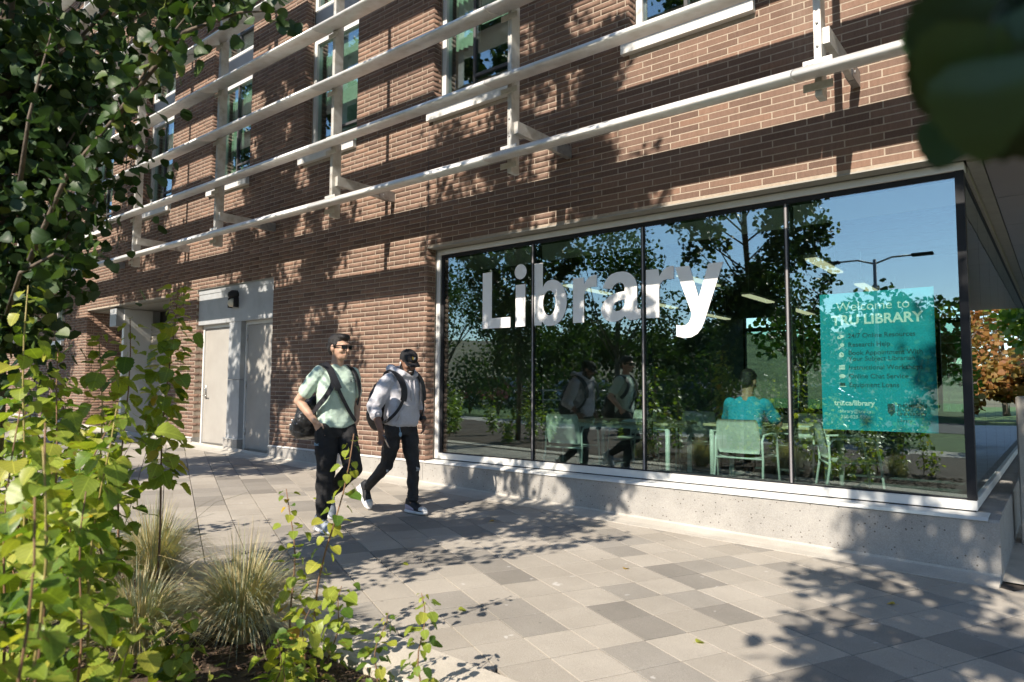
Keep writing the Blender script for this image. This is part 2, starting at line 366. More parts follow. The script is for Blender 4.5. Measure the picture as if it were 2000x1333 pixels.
class MB:
    def __init__(s): s.v = []; s.f = []; s.m = []
    def add(s, vs_, fs, mi=0):
        n = len(s.v); s.v += [tuple(p) for p in vs_]
        s.f += [tuple(i+n for i in f) for f in fs]; s.m += [mi]*len(fs)
        return s
    def box(s, x0, x1, y0, y1, z0, z1, mi=0):
        return s.add([(x0,y0,z0),(x1,y0,z0),(x1,y1,z0),(x0,y1,z0),(x0,y0,z1),(x1,y0,z1),(x1,y1,z1),(x0,y1,z1)],
                     [(0,3,2,1),(4,5,6,7),(0,1,5,4),(1,2,6,5),(2,3,7,6),(3,0,4,7)], mi)
    def bbox(s, x0, x1, y0, y1, z0, z1, b=0.004, mi=0):
        bm = bmesh.new()
        bmesh.ops.create_cube(bm, size=1.0)
        for v in bm.verts:
            v.co = ((x0+x1)/2+v.co.x*(x1-x0), (y0+y1)/2+v.co.y*(y1-y0), (z0+z1)/2+v.co.z*(z1-z0))
        bmesh.ops.bevel(bm, geom=bm.edges[:], offset=b, segments=1, affect='EDGES')
        bm.verts.index_update()
        s.add([v.co[:] for v in bm.verts], [tuple(v.index for v in f.verts) for f in bm.faces], mi)
        bm.free(); return s
    def prism(s, poly, axis, a0, a1, mi=0):
        """poly: list of 2-D points; axis 'x': (y,z), 'y': (x,z), 'z': (x,y)"""
        def P(p, a):
            return {'x': (a, p[0], p[1]), 'y': (p[0], a, p[1]), 'z': (p[0], p[1], a)}[axis]
        n = len(poly)
        vv = [P(p, a0) for p in poly]+[P(p, a1) for p in poly]
        ff = [tuple(range(n)), tuple(range(2*n-1, n-1, -1))]+[(i, i+n, (i+1) % n+n, (i+1) % n) for i in range(n)]
        return s.add(vv, ff, mi)
    def tube(s, pts, rad, n=8, mi=0, flat=None, up=None):
        pts = [Vector(p) for p in pts]; k = len(pts)
        if not isinstance(rad, (list, tuple)): rad = [rad]*k
        rings = []; prev = None
        for i, p in enumerate(pts):
            t = (pts[min(i+1, k-1)]-pts[max(i-1, 0)])
            t = t.normalized() if t.length > 1e-9 else Vector((0, 0, 1))
            if up is not None:
                a = Vector(up); a = a-t*a.dot(t)
                if a.length < 1e-4: a = t.orthogonal()
                a.normalize()
            elif prev is None: a = t.orthogonal().normalized()
            else:
                a = prev-t*prev.dot(t)
                a = a.normalized() if a.length > 1e-6 else t.orthogonal().normalized()
            prev = a; b = t.cross(a)
            r = rad[i]; ra, rb = (r if isinstance(r, (tuple, list)) else (r, r))
            if flat: rb = rb*flat
            rings.append([p+a*(ra*math.cos(2*math.pi*j/n))+b*(rb*math.sin(2*math.pi*j/n)) for j in range(n)])
        vv = [q for r_ in rings for q in r_]
        ff = [(i*n+j, i*n+(j+1) % n, (i+1)*n+(j+1) % n, (i+1)*n+j) for i in range(k-1) for j in range(n)]
        ff += [tuple(range(n-1, -1, -1)), tuple((k-1)*n+j for j in range(n))]
        return s.add(vv, ff, mi)
    def ellipsoid(s, c, r, nu=16, nv=10, mi=0, rot=None):
        vv = []; c = Vector(c)
        for i in range(nv+1):
            th = math.pi*i/nv
            for j in range(nu):
                ph = 2*math.pi*j/nu
                p = Vector((r[0]*math.sin(th)*math.cos(ph), r[1]*math.sin(th)*math.sin(ph), r[2]*math.cos(th)))
                if rot is not None: p = rot @ p
                vv.append(c+p)
        ff = []
        for i in range(nv):
            for j in range(nu):
                a, b_, c_, d = i*nu+j, i*nu+(j+1) % nu, (i+1)*nu+(j+1) % nu, (i+1)*nu+j
                if i == 0: ff.append((a, d, c_))
                elif i == nv-1: ff.append((a, d, b_))
                else: ff.append((a, d, c_, b_))
        return s.add(vv, ff, mi)
    def mesh(s, name, mats, off=Vector((0, 0, 0)), smooth=False):
        me = bpy.data.meshes.new(name)
        me.from_pydata([(a-off[0], b-off[1], c-off[2]) for a, b, c in s.v], [], s.f)
        if isinstance(mats, str): mats = [mats]
        for m in mats: me.materials.append(MATS[m])
        if len(mats) > 1: me.polygons.foreach_set('material_index', s.m)
        if smooth: me.polygons.foreach_set('use_smooth', [True]*len(s.f))
        me.update(); return me
    def build(s, name, mats, parent=None, smooth=False, off=None):
        o_ = (wloc(parent) if parent is not None else Vector((0, 0, 0))) if off is None else Vector(off)
        me = s.mesh(name, mats, o_, smooth)
        return link(name, me, parent)
def part(name, mat, parent, fn, smooth=False, local=False):
    mb = MB(); fn(mb)
    return mb.build(name, mat, parent, smooth, off=(0, 0, 0) if local else None)
def boxpart(name, mat, parent, x0, x1, y0, y1, z0, z1, bev=0.0):
    mb = MB()
    if bev: mb.bbox(x0, x1, y0, y1, z0, z1, bev)
    else: mb.box(x0, x1, y0, y1, z0, z1)
    return mb.build(name, mat, parent)
def np_mesh(name, verts, loops, per, mat, mats_idx=None, smooth=False):
    """verts (n,3), faces all of `per` corners"""
    me = bpy.data.meshes.new(name)
    nf = len(loops)//per
    me.vertices.add(len(verts)); me.vertices.foreach_set('co', np.asarray(verts, np.float32).ravel())
    me.loops.add(len(loops)); me.loops.foreach_set('vertex_index', np.asarray(loops, np.int32))
    me.polygons.add(nf); me.polygons.foreach_set('loop_start', np.arange(0, nf*per, per, dtype=np.int32))
    try: me.polygons.foreach_set('loop_total', np.full(nf, per, np.int32))
    except Exception: pass
    if smooth: me.polygons.foreach_set('use_smooth', np.ones(nf, bool))
    for m in ([mat] if isinstance(mat, str) else mat): me.materials.append(MATS[m])
    if mats_idx is not None: me.polygons.foreach_set('material_index', np.asarray(mats_idx, np.int32))
    me.update(calc_edges=True); me.validate()
    return me
def remeshed(name, mb, mats, parent, voxel=0.008, smooth_it=3, fold=None, local=True):
    me = mb.mesh(name+'_src', mats if isinstance(mats, str) else mats[0])
    t = bpy.data.objects.new('tmp', me); COL.objects.link(t)
    md = t.modifiers.new('r', 'REMESH'); md.mode = 'VOXEL'; md.voxel_size = voxel; md.use_smooth_shade = True
    if smooth_it:
        sm = t.modifiers.new('s', 'SMOOTH'); sm.iterations = smooth_it; sm.factor = 0.5
    dg = bpy.context.evaluated_depsgraph_get(); dg.update()
    out = bpy.data.meshes.new_from_object(t.evaluated_get(dg))
    bpy.data.objects.remove(t); bpy.data.meshes.remove(me)
    out.name = name
    if fold is not None:
        n = len(out.vertices)
        co = np.empty(n*3, np.float32); no = np.empty(n*3, np.float32)
        out.vertices.foreach_get('co', co); out.vertex_normals.foreach_get('vector', no)
        co = co.reshape(-1, 3); no = no.reshape(-1, 3)
        co = co+no*fold(co)[:, None]
        out.vertices.foreach_set('co', co.astype(np.float32).ravel()); out.update()
    out.polygons.foreach_set('use_smooth', [True]*len(out.polygons))
    return link(name, out, parent)

SLOPE = -0.0238
def gz(x): return SLOPE*max(-26.0, min(8.0, x))

# ------------------------------------------------------------------ the setting: ground, path, bed
FY = 6.30          # face of the brickwork
GY = 6.465         # face of the window frames
def sheet(name, mat, xs, y0, y1, dz, kind='structure', ys=None):
    mb = MB(); ys = ys or [y0, y1]
    vv = [(x, y, gz(x)+dz) for y in ys for x in xs]; n = len(xs)
    ff = [(j*n+i, j*n+i+1, (j+1)*n+i+1, (j+1)*n+i) for j in range(len(ys)-1) for i in range(n-1)]
    mb.add(vv, ff); o = mb.build(name, mat)
    tag(o, kind=kind); return o
sheet('ground', 'lawn', [-260, -26, 8, 260], -260, 260, -0.10)
sheet('road', 'asphalt', [-120, -26, 8, 120], -21.0, -13.5, -0.085)
sheet('rear_footpath', 'concrete_plain', [-120, -26, 8, 120], -5.6, -3.6, -0.06)
pav = sheet('pavement', 'joint_sand', [-25, 8], 2.40, 6.32, -0.018)
pas = sheet('passage_paving', 'concrete_plain', [-0.6, 8], 6.315, 34.0, -0.006)

rng = random.Random(4)
# square concrete pavers laid at an angle to the wall
ANG = R(-24.6); PM = 0.2985; PX, PY = -1.955, 3.175
ux, uy = math.cos(ANG), math.sin(ANG)
tilt = Matrix(((1, 0, 0), (0, 1, 0), (SLOPE, 0, 1)))   # shear only in z, tiny
def paver_mesh(name, mat):
    h = PM/2-0.0036; b = 0.0016; t = 0.03
    vv = [(-h, -h, -t), (h, -h, -t), (h, h, -t), (-h, h, -t), (-h, -h, -b), (h, -h, -b), (h, h, -b), (-h, h, -b),
          (-h+b, -h+b, 0), (h-b, -h+b, 0), (h-b, h-b, 0), (-h+b, h-b, 0)]
    ff = [(8, 9, 10, 11)]
    for i in range(4):
        j = (i+1) % 4
        ff += [(i, j, 4+j, 4+i), (4+i, 4+j, 8+j, 8+i)]
    return vv, ff
pvv, pff = paver_mesh('p', 'paver_light')
pav_meshes = []
for mname in ('paver_light', 'paver_mid', 'paver_dark'):
    mb = MB(); mb.add(pvv, pff); pav_meshes.append(mb.mesh('paver', mname))
slope_rot = Matrix.Rotation(-math.atan(SLOPE), 4, 'Y') @ Matrix.Rotation(ANG, 4, 'Z')
cells = []
for i in range(-75, 60):
    for j in range(-40, 40):
        cx = PX+(i+.5)*PM*ux-(j+.5)*PM*uy; cy = PY+(i+.5)*PM*uy+(j+.5)*PM*ux
        if -24.6 < cx < 7.5 and 2.45 < cy < 6.22: cells.append((cx, cy, i, j))
fx, fy = math.sin(R(-38.82)), math.cos(R(-38.82))
def in_view(x, y, z):
    v = Vector((x, y, z-CAMZ)); d = v.dot(_f)
    if d < 0.3: return None
    px = v.dot(_r)/d*1333+1000; py = 666.5-v.dot(_u)/d*1333
    return px, py, d
def vis_size(x, y, z):
    q = in_view(x, y, z)
    if not q or not (-40 < q[0] < 2040 and -40 < q[1] < 1373): return 0.0
    return 1.0/(q[2]*q[2])
order = sorted(cells, key=lambda c: -vis_size(c[0], c[1], gz(c[0])))
def shade(i, j):
    # dark pavers come in short runs along one direction
    h = random.Random((i//2)*7919+j*104729+13).random()
    k = random.Random(i*131+j*977+5).random()
    if h < 0.17: return 2 if k < 0.75 else 1
    if h < 0.36: return 1 if k < 0.8 else 0
    return 0 if k < 0.9 else 1
rest_v, rest_f, rest_m = [], [], []
for n, (cx, cy, i, j) in enumerate(order):
    s_ = shade(i, j); zt = gz(cx)+rng.uniform(-0.0012, 0.0012)
    if n < 300:
        o = link('paver', pav_meshes[s_], pav)
        o.matrix_local = Matrix.Translation((cx, cy, zt)) @ slope_rot
    else:
        M = Matrix.Translation((cx, cy, zt)) @ slope_rot
        k0 = len(rest_v)
        rest_v += [tuple(M @ Vector(p)) for p in pvv]; rest_f += [tuple(q+k0 for q in f) for f in pff]; rest_m += [s_]*len(pff)
mb = MB(); mb.v, mb.f, mb.m = rest_v, rest_f, rest_m
tag(mb.build('far_pavers', ['paver_light', 'paver_mid', 'paver_dark'], pav), kind='stuff')
# concrete strip along the foot of the wall, kerb of the bed
mb = MB()
for x0, x1 in ((-10.05, -0.405), (-24.9, -10.06)):
    prof = lambda x: [(6.02, gz(x)-0.05), (6.02, gz(x)+0.004), (6.14, gz(x)+0.010), (6.26, gz(x)+0.030), (6.30, gz(x)+0.07), (6.30, gz(x)-0.05)]
    a, b = prof(x0), prof(x1)
    vv = [(x0, *p) for p in a]+[(x1, *p) for p in b]; m_ = len(a)
    mb.add(vv, [tuple(range(m_)), tuple(range(2*m_-1, m_-1, -1))]+[(i, (i+1) % m_, (i+1) % m_+m_, i+m_) for i in range(m_)])
tag(mb.build('wall_apron', 'concrete_plain'), kind='structure')
mb = MB()
kx = [-24.9+2.2*i for i in range(13)]+[3.6]
for x0, x1 in zip(kx[:-1], kx[1:]):
    x1 -= 0.006
    prof = lambda x: [(2.20, gz(x)-0.2), (2.20, gz(x)+0.012), (2.215, gz(x)+0.022), (2.545, gz(x)+0.022), (2.56, gz(x)+0.012), (2.56, gz(x)-0.2)]
    a, b = prof(x0), prof(x1); m_ = len(a)
    vv = [(x0, *p) for p in a]+[(x1, *p) for p in b]
    mb.add(vv, [tuple(range(m_)), tuple(range(2*m_-1, m_-1, -1))]+[(i, (i+1) % m_, (i+1) % m_+m_, i+m_) for i in range(m_)])
tag(mb.build('bed_kerb', 'curb'), kind='structure')
# planting bed with an uneven surface
xs = np.linspace(-25, 4, 240); ys = np.linspace(-3.2, 2.21, 70)
XX, YY = np.meshgrid(xs, ys)
nrs = np.random.RandomState(3)
def vnoise(x, y, f, seed):
    r = np.random.RandomState(seed); g = r.rand(256, 256)
    u, v = x*f, y*f; i, j = np.floor(u).astype(int), np.floor(v).astype(int); a, b = u-i, v-j
    a = a*a*(3-2*a); b = b*b*(3-2*b)
    G = lambda p, q: g[p % 256, q % 256]
    return (G(i, j)*(1-a)+G(i+1, j)*a)*(1-b)+(G(i, j+1)*(1-a)+G(i+1, j+1)*a)*b
def bed_h(x, y): return SLOPE*x-0.02+0.05*vnoise(x, y, 1.7, 1)+0.03*vnoise(x, y, 7, 2)-0.05*np.clip((y-1.9)/0.3, 0, 1)
ZZ = bed_h(XX, YY)
nx_ = len(xs)
vv = np.stack([XX, YY, ZZ], -1).reshape(-1, 3)
ii = np.arange(len(ys)-1)[:, None]*nx_+np.arange(nx_-1)[None, :]
lo = np.stack([ii, ii+1, ii+nx_+1, ii+nx_], -1).reshape(-1)
tag(link('planting_bed', np_mesh('planting_bed', vv, lo, 4, 'soil', smooth=True)), kind='structure')
def bedz(x, y): return float(bed_h(np.array([x]), np.array([y]))[0])
# bark mulch
n = 9000
mx = nrs.uniform(-6.5, -1.2, n); my = nrs.uniform(0.4, 2.19, n); mz = bed_h(mx, my)+0.004
L = nrs.uniform(0.008, 0.04, n); W = L*nrs.uniform(0.25, 0.6, n); T = nrs.uniform(0.002, 0.006, n)
a = nrs.uniform(0, 6.28, n); ti = nrs.uniform(-0.5, 0.5, n)
base = np.array([(-.5, -.5, -.5), (.5, -.5, -.5), (.5, .5, -.5), (-.5, .5, -.5), (-.5, -.5, .5), (.5, -.5, .5), (.5, .5, .5), (-.5, .5, .5)])
P = base[None]*np.stack([L, W, T], -1)[:, None, :]
x_, z_ = P[..., 0]*np.cos(ti)[:, None]-P[..., 2]*np.sin(ti)[:, None], P[..., 0]*np.sin(ti)[:, None]+P[..., 2]*np.cos(ti)[:, None]
xx, yy = x_*np.cos(a)[:, None]-P[..., 1]*np.sin(a)[:, None], x_*np.sin(a)[:, None]+P[..., 1]*np.cos(a)[:, None]
V = np.stack([xx+mx[:, None], yy+my[:, None], z_+mz[:, None]], -1).reshape(-1, 3)
BF = np.array([(0, 3, 2, 1), (4, 5, 6, 7), (0, 1, 5, 4), (1, 2, 6, 5), (2, 3, 7, 6), (3, 0, 4, 7)])
lo = (BF[None]+8*np.arange(n)[:, None, None]).reshape(-1)
tag(link('bark_mulch', np_mesh('bark_mulch', V, lo, 4, 'mulch')), 'brown bark chips strewn over the planting bed', 'mulch', kind='stuff')

# ------------------------------------------------------------------ the library building
bld = empty('library_building', (-6.5, FY, 0.15))
tag(bld, 'brown brick library building with tall windows and a glazed corner', 'building')
CH, BLn, JT = 0.0677, 0.305, 0.0112
Z0 = 0.455; ZTOP = 14.8; XL, XR = -26.0, 7.0
WPITCH = 2.97
WS = [-3.55-WPITCH*k for k in range(-2, 8)]
door1 = (-12.76, -10.17, -1, 3.235)
door2 = (-18.12, -13.91, -1, 3.20)
openings = [(-6.52, XR+1, -1, 3.272), door1, door2, (-20.68, -19.56, 2.42, 4.45), (-24.2, -23.05, 2.42, 4.45)]
for s_ in WS:
    openings += [(s_+0.07, s_+1.42, 4.975, 10.35), (s_+0.07, s_+1.42, 11.55, 13.7)]
# mortar-faced wall body
def wall_cells(ops, x0, x1, z0, z1, e=0.0025):
    ops = [(a-e, b+e, c-e if c > 0 else c, d+e) for a, b, c, d in ops]
    xs = sorted({x0, x1, *[min(max(v, x0), x1) for o in ops for v in o[:2]]})
    zs = sorted({z0, z1, *[min(max(v, z0), z1) for o in ops for v in o[2:]]})
    out = []
    for a, b in zip(xs[:-1], xs[1:]):
        run = None
        for c, d in zip(zs[:-1], zs[1:]):
            cx, cz = (a+b)/2, (c+d)/2
            solid = not any(o[0] < cx < o[1] and o[2] < cz < o[3] for o in ops)
            if solid: run = (run[0], d) if run else (c, d)
            elif run: out.append((a, b, *run)); run = None
        if run: out.append((a, b, *run))
    return out
mb = MB()
for a, b, c, d in wall_cells(openings, XL, XR, 0.44, ZTOP):
    mb.box(a, b, FY+0.0020, FY+0.16, c, d)
wall = mb.build('brick_wall', 'mortar', bld)

whole = []; cut = []        # whole bricks: (x, z); cut: (x0, x1, z, deep)
row = 0; z = Z0
while z+CH < ZTOP:
    zc = z+CH/2
    segs = [(XL, XR)]
    for a, b, c, d in openings:
        if c < zc < d or (c < z+CH-0.012 and d > z+0.012):
            ns = []
            for p, q in segs:
                if b <= p or a >= q: ns.append((p, q)); continue
                if a > p: ns.append((p, a))
                if b < q: ns.append((b, q))
            segs = ns
    off = (0.0 if row % 2 == 0 else BLn/3)+0.037
    for p, q in segs:
        i0 = math.floor((p-off)/BLn)
        x = off+i0*BLn
        while x < q:
            a, b = max(x, p), min(x+BLn, q)
            if b-a > 0.03:
                full = a == x and b == x+BLn
                deep = (abs(a-p) < 1e-6 and p > XL+.01) or (abs(b-q) < 1e-6 and q < XR-.01)
                if full and not deep: whole.append((a, z))
                else: cut.append((a, b, z, deep, abs(a-p) < 1e-6, abs(b-q) < 1e-6))
            elif b-a > 0.004 and cut: pass
            x += BLn
    z += CH; row += 1
whole.sort(key=lambda c: -vis_size(c[0]+.15, FY, c[1]+.03))
bw, bh = BLn-JT, CH-JT
mbk = MB(); t = 0.05; b_ = 0.0008
mbk.add([(0, t, 0), (bw, t, 0), (bw, t, bh), (0, t, bh), (0, b_, 0), (bw, b_, 0), (bw, b_, bh), (0, b_, bh),
         (b_, 0, b_), (bw-b_, 0, b_), (bw-b_, 0, bh-b_), (b_, 0, bh-b_)],
        [(8, 9, 10, 11), (4, 5, 9, 8), (5, 6, 10, 9), (6, 7, 11, 10), (7, 4, 8, 11), (0, 1, 5, 4), (1, 2, 6, 5), (2, 3, 7, 6), (3, 0, 4, 7)])
brick_me = mbk.mesh('brick', 'brick')
rb = random.Random(9)
woff = wloc(wall)
for x, zz in whole[:300]:
    o = link('brick', brick_me, wall)
    o.location = Vector((x+JT/2, FY+rb.uniform(-0.0005, 0.0005), zz+JT/2))-woff
far = whole[300:]
arr = [(x+JT/2, x+JT/2+bw, FY+rb.uniform(-.0005, .0005), FY+0.05, zz+JT/2, zz+JT/2+bh) for x, zz in far]
for a, b, zz, deep, el, er in cut:
    a2 = a if el else a+JT/2; b2 = b if er else b-JT/2
    if b2-a2 < 0.012: continue
    if deep:
        k = 6.445
        if int(round((zz-Z0)/CH)) % 2:   # a joint in the reveal on every other course
            k = 6.395; arr.append((a2, b2, 6.405, 6.445, zz+JT/2, zz+JT/2+bh))
        arr.append((a2, b2, FY+rb.uniform(-.0005, .0005), k, zz+JT/2, zz+JT/2+bh))
    else: arr.append((a2, b2, FY+rb.uniform(-.0005, .0005), FY+0.05, zz+JT/2, zz+JT/2+bh))
for k in range(40):      # brick returns inside the service bay
    zz = Z0+k*CH+JT/2; y = 6.452-(k % 2)*0.1
    while y < 7.3:
        for xa, xb in ((-18.19, -18.12), (-13.91, -13.84)):
            arr.append((xa, xb, max(y, 6.452), min(y+bw, 7.34), zz, zz+bh))
        y += BLn
A = np.array(arr); n = len(A)
sel = np.array([(0, 2, 4), (1, 2, 4), (1, 3, 4), (0, 3, 4), (0, 2, 5), (1, 2, 5), (1, 3, 5), (0, 3, 5)])
V = A[:, sel].reshape(-1, 3)-np.array(woff)
BF5 = np.array([(0, 3, 2, 1), (4, 5, 6, 7), (0, 1, 5, 4), (1, 2, 6, 5), (3, 0, 4, 7)])
lo = (BF5[None]+8*np.arange(n)[:, None, None]).reshape(-1)
tag(link('far_bricks', np_mesh('far_bricks', V, lo, 4, 'brick'), wall), kind='stuff')
# movement joints and weep slots
for xj in (-6.52, -18.9):
    boxpart('movement_joint', 'dark_grey', wall, xj-0.004, xj+0.004, FY-0.002, FY+0.012, 3.28 if xj > -7 else 0.5, 4.9)

# concrete plinth
def plinth(mb, x0, x1, y1=6.62):
    g0, g1 = gz(x0)-0.1, gz(x1)-0.1
    prof = lambda x, g: [(6.275, g), (6.275, 0.43), (6.29, 0.448), (y1, 0.452), (y1, g)]
    a, b = prof(x0, g0), prof(x1, g1); m_ = len(a)
    mb.add([(x0, *p) for p in a]+[(x1, *p) for p in b], [tuple(range(m_)), tuple(range(2*m_-1, m_-1, -1))]+[(i, (i+1) % m_, (i+1) % m_+m_, i+m_) for i in range(m_)])
for x0, x1 in ((-6.53, -0.40), (-10.17, -6.535), (-13.91, -12.76), (-26, -18.12)):
    part('plinth', 'concrete_base', bld, lambda mb: plinth(mb, x0, x1))
part('plinth', 'concrete_base', bld, lambda mb: mb.bbox(-0.64, -0.402, 6.63, 19.0, -0.2, 0.45, 0.008))
# drip flashing under the brick, ledge flashing under the window
for x0, x1 in ((-10.17, -6.52), (-13.91, -12.76), (-26, -18.12)):
    part('drip_flashing', 'white_metal', bld, lambda mb: mb.prism([(6.262, 0.438), (6.268, 0.436), (6.302, 0.452), (6.302, 0.458), (6.296, 0.458)], 'x', x0, x1))
part('ledge_flashing', 'white_metal', bld, lambda mb: mb.prism([(6.258, 0.440), (6.262, 0.437), (6.30, 0.4545), (6.50, 0.462), (6.50, 0.468), (6.30, 0.4605)], 'x', -6.51, -0.47))

# ---- glazed corner
store = part('corner_window', 'white_metal', bld, lambda mb: (
    mb.bbox(-6.515, -6.445, GY, 6.60, 0.478, 3.252, 0.003),
    mb.bbox(-6.445, -0.548, GY, 6.60, 3.187, 3.252, 0.003),
    mb.bbox(-6.445, -0.548, GY, 6.60, 0.478, 0.553, 0.003),
    mb.bbox(-0.64, -0.549, 6.601, 18.6, 0.478, 0.553, 0.003)))
part('shadow_gap', 'black_metal', store, lambda mb: mb.box(-6.51, -0.56, 6.475, 6.59, 0.458, 0.4785))
part('gasket_frame', 'black_metal', store, lambda mb: (
    mb.box(-6.445, -6.395, 6.488, 6.60, 0.5535, 3.1865), mb.box(-6.395, -0.60, 6.488, 6.60, 3.140, 3.1865),
    mb.box(-6.395, -0.60, 6.495, 6.60, 0.5535, 0.566)))
MUL = [-4.905, -3.437, -1.951]
for xm in MUL:
    part('mullion', 'black_metal', store, lambda mb: (mb.box(xm-0.016, xm+0.016, 6.482, 6.53, 0.5665, 3.1395),
                                                       mb.box(xm-0.028, xm+0.028, 6.530, 6.64, 0.5665, 3.1395)))
    part('mullion_cap', 'mullion_grey', store, lambda mb: mb.box(xm-0.006, xm+0.010, 6.480, 6.4818, 0.5665, 3.1395))
part('corner_post', 'black_metal', store, lambda mb: mb.box(-0.615, -0.552, 6.472, 6.56, 0.5535, 3.1865))
edges = [-6.395, *MUL, -0.615]
for a, b in zip(edges[:-1], edges[1:]):
    a2 = a+(0.016 if a in MUL else 0); b2 = b-(0.016 if b in MUL else 0)
    boxpart('pane', 'glass', store, a2, b2, 6.500, 6.512, 0.566, 3.140)
# side glazing along the passage
ys_ = [6.56+1.22*i for i in range(11)]
for y0, y1 in zip(ys_[:-1], ys_[1:]):
    boxpart('pane', 'side_glass', store, -0.582+rb.uniform(-.001, .001), -0.570, y0+0.006, y1-0.006, 0.566, 3.16)
    boxpart('joint_bead', 'black_metal', store, -0.588, -0.574, y1-0.006, y1+0.006, 0.566, 3.16)
part('head_trim', 'lintel_metal', store, lambda mb: (mb.box(-0.640, -0.535, 6.605, 18.8, 3.187, 3.25), ))
part('head_gasket', 'black_metal', store, lambda mb: mb.box(-0.60, -0.560, 6.605, 18.8, 3.160, 3.187))
# lintel and soffit of the passage
part('lintel', 'lintel_metal', bld, lambda mb: (mb.box(-6.519, 7.0, 6.292, 6.463, 3.258, 3.2655), mb.box(-6.519, 7.0, 6.292, 6.298, 3.2655, 3.272)))
sof = part('passage_soffit', 'dark_grey', bld, lambda mb: mb.box(-0.53, 7.0, 6.4635, 19.0, 3.262, 3.45))
for i in range(6):
    for j in range(9):
        x0 = -0.42+1.22*i; y0 = 6.50+1.38*j
        boxpart('soffit_panel', 'soffit_panel', sof, x0, x0+1.208, y0, y0+1.37, 3.242, 3.2615)
boxpart('soffit_trim', 'lintel_metal', sof, -0.53, -0.43, 6.466, 18.9, 3.236, 3.2612)
for i in range(4):
    boxpart('recessed_lamp', 'black_metal', sof, 0.35, 0.75, 8.2+2.6*i, 8.5+2.6*i, 3.225, 3.2425)

# ---- lettering on the glass
def arc(cx, cz, rx, rz, a0, a1, n=18):
    return [(cx+rx*math.cos(R(a0+(a1-a0)*i/n)), cz+rz*math.sin(R(a0+(a1-a0)*i/n))) for i in range(n+1)]
def glyph_L(): return [[(0, 0), (.455, 0), (.455, .128), (.155, .128), (.155, .715), (0, .715)]]
def glyph_i(): return [[(.015, 0), (.165, 0), (.165, .515), (.015, .515)], arc(.09, .672, .092, .093, 0, 350, 30)]
def glyph_b():
    o = [(0, .745), (0, 0), (.13, 0), (.138, .05)]+arc(.245, .257, .25, .275, -125, 125, 30)+[(.15, .47), (.15, .745)]
    o = [(0, .745), (0, 0), (.13, 0), (.14, .045), (.17, .01), (.22, -.012), (.28, -.014)]+arc(.28, .258, .212, .272, -80, 80, 26)+[(.28, .53), (.22, .52), (.18, .49), (.15, .45), (.15, .745)]
    h = arc(.245, .258, .092, .148, 0, 354, 28)
    return [o, h]
def glyph_r():
    return [[(0, 0), (.15, 0), (.15, .30), (.162, .355), (.195, .385), (.25, .398), (.315, .392), (.32, .525), (.285, .53), (.24, .52), (.195, .49), (.155, .435), (.145, .515), (0, .515)]]
def glyph_a():
    o = ([(.0, .145)]+arc(.15, .135, .15, .149, 190, 270, 10)+[(.2, -.012), (.255, .01), (.298, .045), (.325, .01), (.37, -.008), (.43, -.006), (.495, .01), (.495, .105), (.462, .105), (.448, .125), (.448, .34)]
         + arc(.26, .345, .188, .185, 0, 90, 14)+[(.2, .53), (.13, .512), (.075, .47), (.035, .40), (.02, .365), (.145, .35), (.165, .385), (.2, .408), (.245, .412), (.28, .395), (.298, .355), (.298, .315), (.2, .302), (.11, .272), (.04, .22)])
    h = [(.298, .225), (.225, .215), (.175, .195), (.152, .155), (.158, .12), (.19, .10), (.235, .105), (.275, .13), (.298, .165)]
    return [o, h]
def glyph_y():
    return [[(0, .51), (.158, .51), (.255, .175), (.362, .51), (.512, .51), (.315, -.06), (.282, -.135), (.235, -.19), (.17, -.222), (.09, -.226), (.01, -.205), (.01, -.088), (.06, -.10), (.11, -.096), (.145, -.072), (.17, -.02), (.178, .02)]]
def flat_shape(name, polys, x0, z0, y0, y1, mat, parent, sx=1.0, sz=1.0):
    """filled outline with holes, standing in the x-z plane between y0 and y1"""
    cu = bpy.data.curves.new(name, 'CURVE'); cu.dimensions = '2D'; cu.fill_mode = 'BOTH'; cu.extrude = (y1-y0)/2
    for p in polys:
        sp = cu.splines.new('POLY'); sp.points.add(len(p)-1); sp.use_cyclic_u = True
        for q, (a, b) in zip(sp.points, p): q.co = (a*sx, b*sz, 0, 1)
    t = bpy.data.objects.new('tmp', cu); COL.objects.link(t)
    dg = bpy.context.evaluated_depsgraph_get(); dg.update()
    me = bpy.data.meshes.new_from_object(t.evaluated_get(dg))
    bpy.data.objects.remove(t); bpy.data.curves.remove(cu)
    # (x, y, z) -> (x, -z, y)
    me.transform(Matrix(((1, 0, 0, 0), (0, 0, -1, 0), (0, 1, 0, 0), (0, 0, 0, 1))))
    me.name = name; me.materials.clear(); me.materials.append(MATS[mat])
    o = link(name, me, parent); o.location = Vector((x0, (y0+y1)/2, z0))-wloc(parent)
    return o
K = 6.498/6.50
for g, x in ((glyph_L, -5.712), (glyph_i, -5.189), (glyph_b, -4.913), (glyph_r, -4.334), (glyph_a, -3.960), (glyph_r, -3.404), (glyph_y, -3.073)):
    flat_shape('letter', g(), x, 2.155, 6.4965, 6.4985, 'letter_vinyl', store)

